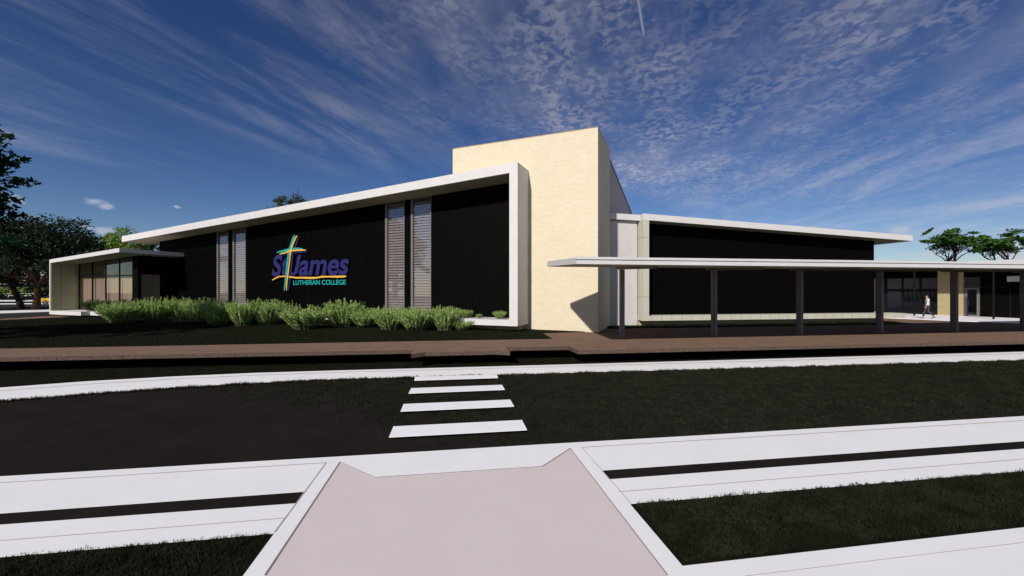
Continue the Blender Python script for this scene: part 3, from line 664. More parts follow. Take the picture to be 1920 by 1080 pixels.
for i in range(9):
    u = 8.13-.18+4.77*i
    mb = MB(); mb.prism(rectA(u, u+.075, 18.10, 18.24), .0, lambda x, y: cs(x, y)-.125)
    mb.prism(rectA(u+.03, u+.17, 18.02, 18.12), .002, lambda x, y: cs(x, y)-.127)
    mb.prism(rectA(u+.01, u+.165, 18.13, 18.30), .001, lambda x, y: cs(x, y)-.126)
    c_ = mb.build('column', M['steel'], cano, bevel=.006)
    mb = MB(); mb.prism(rectA(u+.0, u+.17, 15.0, 18.7), lambda x, y: cs(x, y)-.122, lambda x, y: cs(x, y)-.0125); mb.build('beam', M['beam'], cano)

# ================================================================== MUSIC BLOCK (behind, right)
cb = np.array((.447, -.894)); cn = np.array((.894, .447)); C0 = np.array((36.3, 39.5))
def PC(t, o): q = C0+t*cb+o*cn; return (float(q[0]), float(q[1]))
def rectC(t0, t1, o0, o1): return [PC(t0, o0), PC(t1, o0), PC(t1, o1), PC(t0, o1)]
def onC(X, Y, o=0.0):      # crop coordinates of the photograph
    x, y = 1640+X/6.857, 480+Y/6.857; r = (x-CX)/F; c = C0+o*cn
    t = (r*c[1]-c[0])/(cb[0]-r*cb[1]); D = c[1]+t*cb[1]; return t, EYE+(CY-y)/F*D
blk = thing('music_block', 'flat roofed glazed classroom block with cream brick pier behind the canopy', 'building', (*PC(6, 3), 0))
mb = MB(); mb.prism([gnd(1600, 593.3, .04), gnd(1672.8, 596.2, .04), gnd(1907.6, 605.7, .04), ext(gnd(1672.8, 596.2, .04), gnd(1907.6, 605.7, .04), 14), PC(26, 0), PC(-6, 0)], -.05, .04)
struct('footpath', mb, M['conc'])
mb = MB(); mb.prism(rectC(-6, 26, -3.0, 9), 4.25, 4.56); mb.build('roof', M['white'], blk)
mb = MB(); mb.prism(rectC(-5.9, 25.9, -2.9, -.1), 4.235, 4.247); mb.build('soffit', M['soffit'], blk)
tp0, tp1 = onC(815, 400)[0], onC(1148, 400)[0]
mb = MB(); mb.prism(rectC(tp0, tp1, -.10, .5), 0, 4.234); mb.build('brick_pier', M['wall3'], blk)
mb = MB(); mb.prism(rectC(-6, 26, 3.2, 3.4), 0, 4.2); mb.build('back_wall', M['intwall'], blk)
mb = MB(); mb.prism(rectC(-6, 26, .12, 3.19), .041, .06); mb.build('floor', M['intwall'], blk)
mb = MB(); mb.prism(rectC(-6, 26, -.05, .1), 3.35, 4.2345); mb.build('black_header', M['black'], blk)
ms_ = [(120, 158), (345, 370), (572, 600)]
gm = MB()
for X0, X1 in ms_: gm.prism(rectC(onC(X0, 500)[0], onC(X1, 500)[0], 0, .1), .06, 3.349)
t_a, t_b = onC(158, 500)[0], tp0
zt0 = onC(470, 480)[1]
cuts = [onC(X, 500)[0] for X in (158, 345, 370, 572, 600)]+[tp0]
for i in (0, 2, 4):
    gm.prism(rectC(cuts[i]+.001, cuts[i+1]-.001, .01, .09), 2.12, 2.36); gm.prism(rectC(cuts[i]+.001, cuts[i+1]-.001, .01, .09), .061, .18)
gfr = gm.build('glazing_frame', M['blackmetal'], blk)
for i in (0, 2, 4):
    g = MB(); g.prism(rectC(cuts[i]+.002, cuts[i+1]-.002, .05, .06), .182, 2.118); g.prism(rectC(cuts[i]+.002, cuts[i+1]-.002, .05, .06), 2.362, 3.348)
    g.build('pane', M['glass3'], gfr)
# door with pale frame and dark wall right of the pier
d0, d1 = onC(1160, 600)[0], onC(1355, 600)[0]
mb = MB(); mb.prism(rectC(d0, d0+.16, -.12, .02), .05, 2.45); mb.prism(rectC(d1-.16, d1, -.12, .02), .05, 2.45); mb.prism(rectC(d0+.161, d1-.161, -.12, .02), 2.32, 2.45); mb.prism(rectC(d0+.161, d1-.161, -.12, .02), .05, .17)
dr = mb.build('door', M['greyframe'], blk)
mb = MB(); mb.prism(rectC(d0+.162, d1-.162, -.06, -.05), .171, 2.319); mb.build('pane', M['glass3'], dr)
mb = MB(); mb.tube([(*PC(d0+.25, -.2), .95), (*PC(d0+.25, -.2), 1.35)], .02); mb.build('handle', M['steel'], dr)
mb = MB(); mb.prism(rectC(d1+.01, 26, -.02, .09), .06, 3.349); mb.build('black_glazing', M['black'], blk)
mb = MB()
for t in (d1+1.6, d1+3.4, d1+5.2, d1+7.0): mb.prism(rectC(t, t+.08, -.09, -.021), .06, 3.349)
mb.prism(rectC(d1+.02, 25.9, -.07, -.0215), 2.45, 2.53); mb.build('mullions', M['blackmetal'], blk)
for X, Y in ((510, 767), (1528, 812)):
    p = gnd(1640+X/6.857, 480+Y/6.857, .04); mb = MB(); mb.tube([(*p, .041), (*p, 4.234)], .065, 10); mb.build('post', M['blackmetal'], blk)
mb = MB(); q_ = onC(1790, 305); mb.prism(rectC(q_[0]-.25, q_[0]+.55, -.5, -.1), q_[1]-.15, q_[1]+.28); tag(mb.build('wall_unit', M['white'], None, bevel=.02, origin=(*PC(q_[0], -.3), q_[1])), 'small white box unit fixed high on the dark glazed wall at far right', 'wall unit')
# guitars hanging inside
gnames = ['leftmost', 'second', 'third', 'fourth', 'fifth', 'sixth', 'seventh', 'rightmost']
GX = (378, 432, 485, 540, 600, 660, 720, 772)
for k, X in enumerate(GX):
    t, z = onC(X, 545, 3.1); x0, y0 = PC(t, 3.1)
    g = thing('guitar', 'teal guitar hanging on the inner wall of the music block, %s in its row' % gnames[k], 'guitar', (x0, y0, z-.3), 'guitars hanging on the inner wall')
    prof = [(.00, -.34), (.15, -.30), (.20, -.17), (.14, -.02), (.15, .08), (.09, .16), (.03, .18)]; prof = [(x_*.68, y_) for x_, y_ in prof]; prof = [(-x_, y_) for x_, y_ in prof[::-1]][:-1]+prof
    mb = MB(); N_ = len(prof)
    mb.add([(*PC(t+p, 3.06), z+q) for p, q in prof]+[(*PC(t+p, 3.16), z+q) for p, q in prof], [tuple(range(N_)), tuple(range(2*N_-1, N_-1, -1))]+[(i, (i+1) % N_, N_+(i+1) % N_, N_+i) for i in range(N_)])
    mb.build('body', M['guitar'], g)
    mb = MB(); mb.prism(rectC(t-.022, t+.022, 3.05, 3.09), z+.15, z+.62); mb.prism(rectC(t-.045, t+.045, 3.05, 3.09), z+.62, z+.76); mb.build('neck', M['bark'], g)

# ================================================================== PERSON
def skin_obj(name, verts, edges, radii, m, parent, root=0, sub=2):
    me = bpy.data.meshes.new(name); me.from_pydata(verts, edges, []); o = bpy.data.objects.new(name, me); COL.objects.link(o)
    md = o.modifiers.new('skin', 'SKIN'); md.use_smooth_shade = True
    sv = me.skin_vertices[0].data
    for i, r in enumerate(radii):
        sv[i].radius = (r, r) if not hasattr(r, '__len__') else r
        sv[i].use_root = (i == root)
    s2 = o.modifiers.new('sub', 'SUBSURF'); s2.levels = sub; s2.render_levels = sub
    bpy.context.view_layer.update(); dg = bpy.context.evaluated_depsgraph_get()
    m2 = bpy.data.meshes.new_from_object(o.evaluated_get(dg)); bpy.data.objects.remove(o)
    m2.materials.clear(); m2.materials.append(m); m2.polygons.foreach_set('use_smooth', [True]*len(m2.polygons))
    q = bpy.data.objects.new(name, m2); COL.objects.link(q); q.parent = parent; return q
pp = gnd(1739, 597.2, .04)
per = thing('person', 'person in a white shirt and dark trousers walking on the white footpath', 'person', (*pp, .04))
per.rotation_euler = (0, 0, R(62)); per.scale = (1.05,)*3      # local +y is the walking direction (away to the left)
# joints (local x right, y forward)
V_ = [(0, 0, .93), (0, .0, 1.12), (0, .01, 1.30), (0, .02, 1.44), (0, .025, 1.53), (0, .04, 1.62), (0, .045, 1.71),
      (.17, .01, 1.42), (.25, -.05, 1.16), (.24, .06, .92), (-.17, .01, 1.42), (-.25, .07, 1.16), (-.26, .16, .93),
      (.09, .0, .90), (.10, .16, .50), (.10, .20, .09), (-.09, .0, .90), (-.10, -.02, .50), (-.10, -.34, .17),
      (.10, .36, .045), (-.10, -.24, .045)]
E_ = [(0, 1), (1, 2), (2, 3), (3, 4), (4, 5), (5, 6), (3, 7), (7, 8), (8, 9), (3, 10), (10, 11), (11, 12), (0, 13), (13, 14), (14, 15), (0, 16), (16, 17), (17, 18), (15, 19), (18, 20)]
r_ = [(.14, .10), (.125, .09), (.15, .10), (.10, .08), .055, (.078, .09), (.06, .07), .062, .042, .028, .062, .042, .028, .085, .058, .038, .085, .058, .038, .03, .03]
skin_obj('body', V_, E_, r_, M['skin'], per)
for sx, wx in ((1, (.24, .06, .92)), (-1, (-.26, .16, .93))):
    hv, he, hr = [wx, (wx[0], wx[1]+.015, wx[2]-.06)], [(0, 1)], [.024, .030]
    for k, (dy, ln) in enumerate(((-.028, .075), (-.009, .085), (.010, .08), (.028, .065))):
        i = len(hv); hv += [(wx[0], wx[1]+.015+dy, wx[2]-.10), (wx[0]-sx*.006, wx[1]+.018+dy, wx[2]-.10-ln*.55), (wx[0]-sx*.018, wx[1]+.016+dy, wx[2]-.10-ln)]
        he += [(1, i), (i, i+1), (i+1, i+2)]; hr += [.010, .009, .007]
    i = len(hv); hv += [(wx[0]-sx*.01, wx[1]+.055, wx[2]-.06), (wx[0]-sx*.02, wx[1]+.065, wx[2]-.10)]; he += [(0, i), (i, i+1)]; hr += [.012, .009]
    skin_obj('hand', hv, he, hr, M['skin'], per, root=0, sub=1)
sv_ = [(0, 0, .90), (0, 0, 1.12), (0, .01, 1.30), (0, .02, 1.43), (0, .023, 1.48), (.18, .01, 1.41), (.255, -.05, 1.16), (.245, .04, .97), (-.18, .01, 1.41), (-.255, .07, 1.16), (-.262, .14, .98)]
skin_obj('shirt', sv_, [(0, 1), (1, 2), (2, 3), (3, 4), (3, 5), (5, 6), (6, 7), (3, 8), (8, 9), (9, 10)], [(.165, .125), (.15, .115), (.175, .125), (.12, .10), .065, .078, .056, .043, .078, .056, .043], M['shirt'], per)
tv = [(0, 0, .95), (.09, 0, .88), (.10, .16, .50), (.10, .20, .12), (-.09, 0, .88), (-.10, -.02, .50), (-.10, -.33, .20)]
skin_obj('trousers', tv, [(0, 1), (1, 2), (2, 3), (0, 4), (4, 5), (5, 6)], [(.15, .115), .10, .072, .055, .10, .072, .055], M['jeans'], per)
for (x_, y_, z_, p_) in ((.10, .24, .0, 0), (-.10, -.34, .06, 30)):
    skin_obj('shoe', [(x_, y_-.07, z_+.055+.05*math.sin(R(p_))), (x_, y_+.05, z_+.042), (x_, y_+.15, z_+.032-.05*math.sin(R(p_)))], [(0, 1), (1, 2)], [(.042, .05), (.045, .04), (.04, .028)], M['shoe'], per, sub=1)
skin_obj('hair', [(0, .01, 1.60), (0, .012, 1.69), (0, .045, 1.765)], [(0, 1), (1, 2)], [(.08, .062), (.096, .088), (.07, .06)], M['hair'], per)

# ================================================================== FAR LEFT: road, kerbs, car
def flat(name, px, z, m, th=.0):
    P = [gnd(x, y, z) for x, y in px]; q = MB()
    if th: q.prism(P, z-th, z)
    else: q.add([(*p, z) for p in P], [tuple(range(len(P)))])
    return struct(name, q, m)
def band(name, yl0, yr0, yl1, yr1, z, m, th=0.0, x0=-500, x1=330):
    # band given at x=0 and x=90 by its top (0) and bottom (1) rows, extended both ways
    f_ = lambda ya, yb, x: ya+(yb-ya)*x/90
    A_, B_ = gnd(0, yl0, z), gnd(90, yr0, z); C_, D_ = gnd(0, yl1, z), gnd(90, yr1, z)
    P = [ext(B_, A_, 22), A_, B_, ext(A_, B_, 14), ext(C_, D_, 14), D_, C_, ext(D_, C_, 22)]
    q = MB(); q.prism(P, z-(th or .01), z); return struct(name, q, m)
band('side_road', 587.5, 584.5, 597.5, 592.2, .012, M['asph2'], .02)
band('side_kerb', 582.7, 580.2, 587.4, 584.4, .06, M['conc'], .10)
band('back_road', 570.0, 570.2, 576.5, 576, .006, M['asph2'], .02)
band('back_kerb', 568.8, 568.2, 570.0, 569.3, .06, M['conc'], .10)
band('back_kerb', 562.6, 562.6, 564.0, 564.0, .09, M['conc'], .10)
band('back_verge', 576.5, 576, 582.6, 580.0, .008, M['lawn'], .02)
o = blades('grass', [gnd(-60, 577.5, 0), gnd(0, 577.5, 0), gnd(91, 576.5, 0), gnd(91, 580.2, 0), gnd(0, 582.7, 0), gnd(-60, 585, 0)], 45, .16, .06, .01, M['leafmid'], clump=5); tag(o, 'loose dark verge grass around the foot of the leaning trees', 'grass')

# yellow car
cp = gnd(113, 570.3, 0.02); car = thing('parked_car', 'yellow hatchback on the back road behind the entrance box', 'car', (*cp, 0.02))
car.rotation_euler = (0, 0, R(25))
def local(mb, name, m, parent, **k):
    lp = tuple(parent.get('_loc')); parent['_loc'] = (0, 0, 0); o = mb.build(name, m, parent, **k); parent['_loc'] = lp; return o
mb = MB(); prof = [(-2.05, .30), (-2.08, .62), (-1.98, .92), (-1.6, .98), (1.0, .98), (1.75, .86), (2.05, .66), (2.08, .30)]
mb.add([(x, -.86, z) for x, z in prof]+[(x, .86, z) for x, z in prof], [tuple(range(8)), tuple(range(15, 7, -1))]+[(i, (i+1) % 8, 8+(i+1) % 8, 8+i) for i in range(8)])
bd = local(mb, 'body', M['yellow'], car, bevel=.07)
mb = MB(); cab = [(-1.85, .975, .80), (-1.45, 1.46, .62), (.20, 1.50, .62), (1.05, .975, .80)]
mb.add([(x, -w_, z) for x, z, w_ in cab]+[(x, w_, z) for x, z, w_ in cab], [(0, 1, 2, 3), (7, 6, 5, 4), (0, 4, 5, 1), (1, 5, 6, 2), (2, 6, 7, 3)])
cbn = local(mb, 'cabin_glass', M['carglass'], car, bevel=.04)
mb = MB(); mb.add([(-1.47, -.63, 1.465), (.22, -.63, 1.505), (.22, .63, 1.505), (-1.47, .63, 1.465), (-1.40, -.55, 1.53), (.12, -.55, 1.56), (.12, .55, 1.56), (-1.40, .55, 1.53)], [(0, 1, 2, 3), (4, 5, 6, 7), (0, 1, 5, 4), (1, 2, 6, 5), (2, 3, 7, 6), (3, 0, 4, 7)]); local(mb, 'roof', M['yellow'], car, bevel=.02)
for x in (-1.3, 1.3):
    for y in (-.80, .80):
        mb = MB(); mb.tube([(x, y-.10, .31), (x, y+.10, .31)], .31, 20); wh = local(mb, 'wheel', M['rubber'], car)
        mb = MB(); mb.tube([(x, y-.115, .31), (x, y+.115, .31)], .19, 16); local(mb, 'rim', M['steel'], car)
for y in (-.66, .66):
    mb = MB(); mb.box((-2.06, y, .76), (.06, .28, .18)); local(mb, 'tail_light', M['lamp'], car)
    mb = MB(); mb.box((2.04, y, .66), (.08, .34, .13)); local(mb, 'headlight', M['white'], car)
for x in (-2.09, 2.09): mb = MB(); mb.box((x, 0, .42), (.08, 1.6, .12)); local(mb, 'bumper', M['rubber'], car)

# far fence, far building
P0, P1 = gnd(-60, 557, .0), gnd(300, 557.5, .0)
fn = thing('rail_fence', 'low white rail fence along the far side of the back road', 'fence', (*P0, 0))
d_ = np.array(P1)-np.array(P0); Lf_ = np.linalg.norm(d_); d_ /= Lf_
for z0 in (1.0, .45):
    mb = MB(); nrm = np.array((-d_[1], d_[0]))*.04
    A_, B_ = np.array(P0), np.array(P1); mb.prism([tuple(A_-nrm), tuple(B_-nrm), tuple(B_+nrm), tuple(A_+nrm)], z0, z0+.12); mb.build('rail', M['white'], fn)
k = int(Lf_/4.5)
for i in range(k+1):
    q = np.array(P0)+d_*i*4.5; mb = MB(); mb.box((q[0], q[1]+.12, .62), (.14, .14, 1.3)); mb.build('post', M['white'], fn)
fb = thing('far_building', 'low grey building far off behind the trees at left', 'building', (-165, 150, 0))
mb = MB(); mb.prism([(-205, 148), (-95, 168), (-98, 184), (-208, 164)], 0, 4.2); mb.build('wall', M['farwall'], fb)
mb = MB(); mb.prism([(-207, 146), (-93, 166.5), (-96, 186), (-210, 166)], 4.2, 4.9); mb.build('roof', M['greyframe'], fb)
for i in range(14): mb = MB(); x = -200+i*7.4; y = 148+(x+205)*20/110-.06; mb.prism([(x, y), (x+3.5, y+.636), (x+3.49, y+.7), (x-.01, y+.064)], 1.0, 3.0); mb.build('window', M['carglass'], fb)

# ================================================================== FOLIAGE
def tree(name, label, loc, H, trunkH, crown, leaf, ncl, nleaf, mleaf, seed, lean=(0, 0), group=None, flat_=.35, nlimb=7, tr=.22, low=.0, clr=.9, stems=1, shell=.55):
    r = np.random.default_rng(seed); rx, ry, rz = crown; cz = H-rz
    root = thing(name, label, 'tree', loc, group)
    # cluster centres
    d = r.normal(size=(ncl, 3)); d /= np.linalg.norm(d, axis=1)[:, None]; rad = r.uniform(shell, 1, ncl)
    ph = r.uniform(0, 6.28, 6); wob = 1+.22*np.sin(3*np.arctan2(d[:, 1], d[:, 0])+ph[0])*np.cos(2.5*d[:, 2]+ph[1])+.14*np.sin(5*d[:, 0]+ph[2]+4*d[:, 2])
    C = d*rad[:, None]*wob[:, None]*np.array((rx, ry, rz)); C[:, 2] = np.where(C[:, 2] < 0, C[:, 2]*(.55+low), C[:, 2]); C[:, 2] += cz
    C[:, :2] += np.array(lean)
    tb = MB(); fork = Vector((lean[0]*.5, lean[1]*.5, trunkH))
    for st in range(stems):
        o_ = Vector((r.normal(0, .25*(stems-1)), r.normal(0, .25*(stems-1)), 0)); fk = fork+o_*2.0
        tb.tube([o_*.6, o_*.9+Vector((lean[0]*.12, lean[1]*.12, trunkH*.35)), o_*1.4+Vector((lean[0]*.3, lean[1]*.3, trunkH*.7)), fk], [tr*1.35, tr, tr*.85, tr*.75], 10)
        idx = np.argsort(r.uniform(size=ncl))[:nlimb]
        for j in idx:
            e = Vector(C[j]); mid_ = fk.lerp(e, .5)+Vector((r.normal(0, .25), r.normal(0, .25), -.06*rz+r.normal(0, .2)))
            tb.tube([fk-Vector((0, 0, .15)), fk.lerp(mid_, .5)+Vector((0, 0, .1)), mid_, e], [tr*.6, tr*.42, tr*.27, tr*.08], 6)
            ds = np.linalg.norm(C-np.array(mid_), axis=1); near = np.argsort(ds)[1:7]
            for q in near:
                e2 = Vector(C[q]); m2 = mid_.lerp(e2, .5)+Vector((r.normal(0, .12), r.normal(0, .12), r.normal(0, .15)))
                tb.tube([mid_, m2, e2], [tr*.22, tr*.14, tr*.05], 5)
    tb2 = MB(); tb2.v = tb.v; tb2.f = tb.f; tb2.m = tb.m
    lp = tuple(root['_loc']); root['_loc'] = (0, 0, 0); tk = tb2.build('trunk', M['bark'], root, smooth=True, fix=False); root['_loc'] = lp
    # leaves
    N_ = ncl*nleaf; cidx = np.repeat(np.arange(ncl), nleaf); sz = r.uniform(.6, 1.25, ncl)*clr
    off = r.normal(size=(N_, 3)); off /= np.linalg.norm(off, axis=1)[:, None]; off *= (r.uniform(0, 1, N_)**.5)[:, None]*sz[cidx][:, None]*np.array((1, 1, flat_))
    tilt = r.normal(0, .25, (ncl, 2)); off[:, 2] += off[:, 0]*tilt[cidx, 0]+off[:, 1]*tilt[cidx, 1]
    P = C[cidx]+off
    nr = r.normal(size=(N_, 3))*.8; nr[:, 2] += .9; nr /= np.linalg.norm(nr, axis=1)[:, None]
    t1 = np.cross(nr, r.normal(size=(N_, 3))); t1 /= np.linalg.norm(t1, axis=1)[:, None]; t2 = np.cross(nr, t1)
    s_ = leaf*r.uniform(.6, 1.3, N_)[:, None]
    V = np.stack([P-t1*s_, P-t2*s_*.45-nr*s_*.1, P+t1*s_, P+t2*s_*.45-nr*s_*.1], 1).reshape(-1, 3)
    fastmesh('crown', V, np.arange(N_*4).reshape(-1, 4), mleaf, root)
    return root
tree('broadleaf_tree', 'big dark glossy leaved tree leaning in at the left edge above the paving', (-25.9, 16.2, 0), 11.1, 3.4, (4.5, 3.6, 4.6), .16, 240, 110, M['leafnear'], 3, flat_=.28, clr=.75, tr=.25, low=.4, shell=.35)
tree('broadleaf_tree', 'tall leafy tree standing off to the left of the lawn', (-33.0, 12.5, 0), 10.5, 3.5, (4.0, 4.0, 3.2), .18, 90, 90, M['leafdark'], 8, low=.2)
tree('broadleaf_tree', 'dark fine leaved tree with a straight trunk beside the yellow car', (*gnd(68, 582, 0), 0), 11.2, 3.0, (7.2, 5.5, 4.4), .17, 230, 110, M['leafmid'], 11, lean=(.5, 0), flat_=.6, clr=1.2, tr=.30, low=.55, nlimb=10, shell=.2)
tree('broadleaf_tree', 'dark leafy tree with a crooked leaning trunk at the far left', (*gnd(41, 580.3, 0), 0), 10.0, 3.2, (5.6, 5, 4.2), .18, 170, 110, M['leafdark'], 12, lean=(-3.0, 0), flat_=.5, clr=1.2, tr=.26, low=.6, nlimb=8, shell=.2)
tree('broadleaf_tree', 'bright light green tree behind the entrance box roof', (-79, 80, 0), 13.4, 4, (8.6, 5, 5.0), .26, 260, 100, M['leaflight'], 14, flat_=.5, clr=1.4, low=.3, shell=.3)
tree('broadleaf_tree', 'thin dark tree with bare upright twigs beside the light green tree', (-63, 72, 0), 11.0, 4, (4.6, 3, 3.0), .2, 70, 80, M['leafmid'], 15, flat_=.5, clr=.9)
roof_tree = tree('broadleaf_tree', 'tree top with bare twigs peeking over the long white roof', (-36.8, 68, 0), 18.3, 9, (5.6, 4, 4.6), .17, 130, 110, M['leafroof'], 16, flat_=.6, clr=1.0, nlimb=10)
tree('umbrella_tree', 'flat topped green tree behind the canopy, the left one of two', (54.8, 50, 0), 10.1, 5.8, (3.9, 3.0, 1.65), .2, 46, 80, M['leafgreen'], 21, flat_=.22, clr=.78, tr=.13, stems=2, nlimb=7, low=.1, shell=.3)
tree('umbrella_tree', 'flat topped green tree behind the canopy, the right one of two', (60.9, 50.5, 0), 9.5, 5.6, (3.4, 2.8, 1.55), .2, 50, 80, M['leafgreen'], 25, flat_=.22, clr=.75, tr=.13, stems=2, nlimb=7, low=.1, shell=.3)
mb = MB()
for x_, h_ in ((1.3, 18.4), (2.0, 18.9)): mb.tube([(x_*.4, -1, 13), (x_*.9, -2, 16.6), (x_, -2, h_)], [.10, .07, .025], 5)
local(mb, 'bare_twigs', M['bark'], roof_tree)
# distant wood closing the horizon
r = np.random.default_rng(77); N_ = 42000
xx = r.uniform(-330, 330, N_); yy = 210+r.uniform(-12, 12, N_)
hh = 6.5+2.2*np.sin(xx*.11)+1.6*np.sin(xx*.27+1)+1.2*np.sin(xx*.61+2)
P = np.stack([xx, yy, r.uniform(0, 1, N_)**.8*hh], 1)
nr = r.normal(size=(N_, 3)); nr /= np.linalg.norm(nr, axis=1)[:, None]; t1 = np.cross(nr, r.normal(size=(N_, 3))); t1 /= np.linalg.norm(t1, axis=1)[:, None]; t2 = np.cross(nr, t1)
V = np.stack([P-t1*.9, P-t2*.6, P+t1*.9, P+t2*.6], 1).reshape(-1, 3)
o = fastmesh('distant_wood', V, np.arange(N_*4).reshape(-1, 4), M['leafdark']); tag(o, 'band of dark trees along the horizon behind the buildings', 'wood', kind='stuff')
# hedge far left
hp0, hp1 = np.array(gnd(-80, 556, 0)), np.array(gnd(72, 556.5, 0)); N_ = 9000
t = r.uniform(0, 1, N_)[:, None]; P2 = hp0+(hp1-hp0)*t+r.normal(0, .6, (N_, 2))+np.array((0, 2.5))
P = np.concatenate([P2, (r.uniform(0, 1, N_)*(2.6+.5*np.sin(t[:, 0]*70)))[:, None]], 1)-np.array((*hp0, 0))
nr = r.normal(size=(N_, 3)); nr /= np.linalg.norm(nr, axis=1)[:, None]; t1 = np.cross(nr, r.normal(size=(N_, 3))); t1 /= np.linalg.norm(t1, axis=1)[:, None]; t2 = np.cross(nr, t1)
V = np.stack([P-t1*.28, P-t2*.18, P+t1*.28, P+t2*.18], 1).reshape(-1, 3)
hd = fastmesh('hedge', V, np.arange(N_*4).reshape(-1, 4), M['leaflight']); hd.location = (*hp0, 0); tag(hd, 'long green hedge behind the far rail fence', 'hedge')

# feathery shrubs
def shrub_mesh(seed, nst, m, name):
    r = np.random.default_rng(seed); Vs = []; SV = MB()
    for i in range(nst):
        az = r.uniform(0, 6.28); sp_ = r.uniform(0, 1)**.6*.62; Ls = r.uniform(.65, 1.08)*(1-.32*sp_)
        q0 = r.uniform()**.5*.34; base = np.array((math.cos(az)*q0, math.sin(az)*q0, 0.0)); dr_ = np.array((math.cos(az)*sp_*1.15, math.sin(az)*sp_*1.15, 1.0)); pts = []
        for k in range(5):
            t = k/4; pts.append(base+dr_*np.array((1, 1, 1-.25*sp_*t))*t*Ls)
        if i % 3 == 0: SV.tube(pts, [.012, .009, .007, .005, .003], 3, cap=False)
        nl = 46; tt = r.uniform(.12, 1.0, nl)**.8
        P = np.array([base+dr_*np.array((1, 1, 1-.25*sp_*t))*t*Ls for t in tt])
        out = r.normal(size=(nl, 3)); out[:, 2] = np.abs(out[:, 2])*.7+1.1; out /= np.linalg.norm(out, axis=1)[:, None]
        sd = np.cross(out, r.normal(size=(nl, 3))); sd /= np.linalg.norm(sd, axis=1)[:, None]
        L = r.uniform(.05, .12, nl)[:, None]*(1.15-.5*tt)[:, None]; w_ = .008+.006*r.uniform(size=nl)[:, None]
        q = np.stack([P-sd*w_, P+sd*w_, P+out*L+sd*w_*.4+sd*L*.1, P+out*L-sd*w_*.4+sd*L*.1], 1); Vs.append(q.reshape(-1, 3))
    V = np.concatenate(Vs); return V, SV
protos = {}
for key, seed, nst, mt in (('a', 1, 260, 'shrub'), ('b', 2, 280, 'shrub'), ('c', 3, 240, 'shrub'), ('d', 4, 200, 'shrubdark')):
    V, SV = shrub_mesh(seed, nst, M[mt], key)
    root = bpy.data.objects.new('feathery_shrub', None); COL.objects.link(root); root['_loc'] = (0, 0, 0); root['category'] = 'shrub'; root['label'] = 'shrub'
    fastmesh('foliage', V, np.arange(len(V)).reshape(-1, 4), M[mt], root); SV.build('stems', M['stem'], root, fix=False)
    protos[key] = root; root['_used'] = 0
GRP = 'feathery shrubs along the foot of the hall'
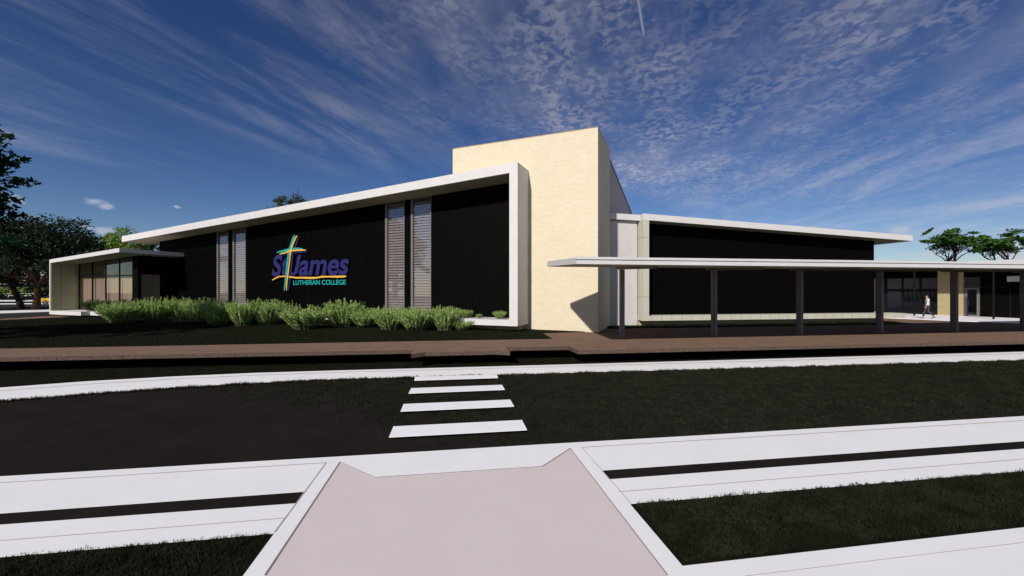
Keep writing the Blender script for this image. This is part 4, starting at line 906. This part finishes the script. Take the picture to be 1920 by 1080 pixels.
SH = [ # x, y base, y top, halfwidth px, kind, label
    (222, 605.8, 568.5, 34, 'a', 'leftmost of the pale green shrubs in front of the entrance box'),
    (284, 603, 562, 30, 'b', 'pale shrub right of the leftmost one, in front of the corner below the entrance roof'),
    (327, 602, 561, 17, 'c', 'narrow pale shrub below the right end of the entrance box roof'),
    (363, 604, 563, 24, 'a', 'pale shrub just left of the left pair of louvre windows'),
    (403, 611, 563, 26, 'b', 'round shrub directly below the leftmost louvre window'),
    (447, 612, 566, 24, 'c', 'shrub below the right window of the left pair'),
    (493, 610, 565, 26, 'a', 'shrub between the left window pair and the cross of the sign'),
    (543, 600, 566, 24, 'c', 'shrub at the wall directly below the foot of the cross'),
    (566, 618, 577, 38, 'b', 'large shrub standing forward below the word Lutheran'),
    (604, 600, 565, 22, 'a', 'shrub at the wall below the word College'),
    (640, 613.5, 566, 34, 'c', 'tall shrub below the right end of the sign'),
    (681, 615, 581, 28, 'a', 'shrub standing forward between the sign and the right window pair'),
    (702, 601, 566, 20, 'b', 'shrub at the wall just left of the right window pair'),
    (727, 618.5, 578, 30, 'c', 'shrub standing forward below the left window of the right pair'),
    (745, 603, 568, 20, 'a', 'shrub at the wall below the gap of the right window pair'),
    (779, 620.5, 579, 34, 'b', 'big shrub standing forward below the right window of the right pair'),
    (800, 606, 574, 20, 'c', 'shrub at the wall below the rightmost louvre window'),
    (832, 620.5, 578, 25, 'a', 'forward shrub overlapping the end of the white floor tray'),
    (868, 619.5, 600, 26, 'c', 'low shrub hiding beneath the white floor tray, rightmost on the lawn'),
]
def put(key, loc, h, wd, rz, label):
    p = protos[key]
    if not p['_used']:
        o = p; p['_used'] = 1; o.location = loc; o.rotation_euler = (0, 0, rz); o.scale = (wd, wd, h)
    else: o = clone(p, loc, rz, (wd, wd, h))
    o['label'] = label; o['category'] = 'shrub'; o['group'] = GRP; return o
rs = random.Random(4)
for x, yb, yt, hw, key, lb in SH:
    X, Y = gnd(x, yb, .02); D = Y+.2; h = (yb-yt)/F*D/1.0; wd = hw/F*D/.72
    put(key, (X, Y+.35, .02), h*1.12, wd*1.10, rs.uniform(0, 6.28), lb)
def putB(x, o_, yt, hw, key, z, lb):
    s, zz = onB(x, yt, o_); X, Y = PB(s, o_); put(key, (X, Y, z), max(.25, (zz-z)), hw/F*Y/.72, rs.uniform(0, 6.28), lb)
putB(828, .8, 577, 15, 'b', .66, 'shrub planted in the white tray right beside the rightmost window')
putB(850, .8, 576, 16, 'c', .66, 'shrub in the white tray, middle of the leafy clump in front of bare cladding')
putB(874, .8, 580, 13, 'a', .66, 'last shrub of the leafy clump in the white tray')
putB(898, .8, 590, 6, 'b', .66, 'tiny sprig alone on the white tray')
putB(937, .8, 582, 13, 'c', .66, 'small separate shrub at the right end of the white tray')
for x, yt, hw, lb in ((173, 560, 16, 'dark shrub on the entrance floor slab, the left one'), (193, 559, 15, 'dark shrub on the entrance floor slab, the middle one'), (241, 557, 16, 'dark shrub by the black pier of the entrance')):
    q = qAt(x, .9); X, Y = PE(q, .9); zz = EYE+(CY-yt)/F*Y; put('d', (X, Y, .48), zz-.48, hw/F*Y/.72, rs.uniform(0, 6.28), lb)

for o in bpy.data.objects:
    for k_ in ('_loc', '_used'):
        if k_ in o: del o[k_]
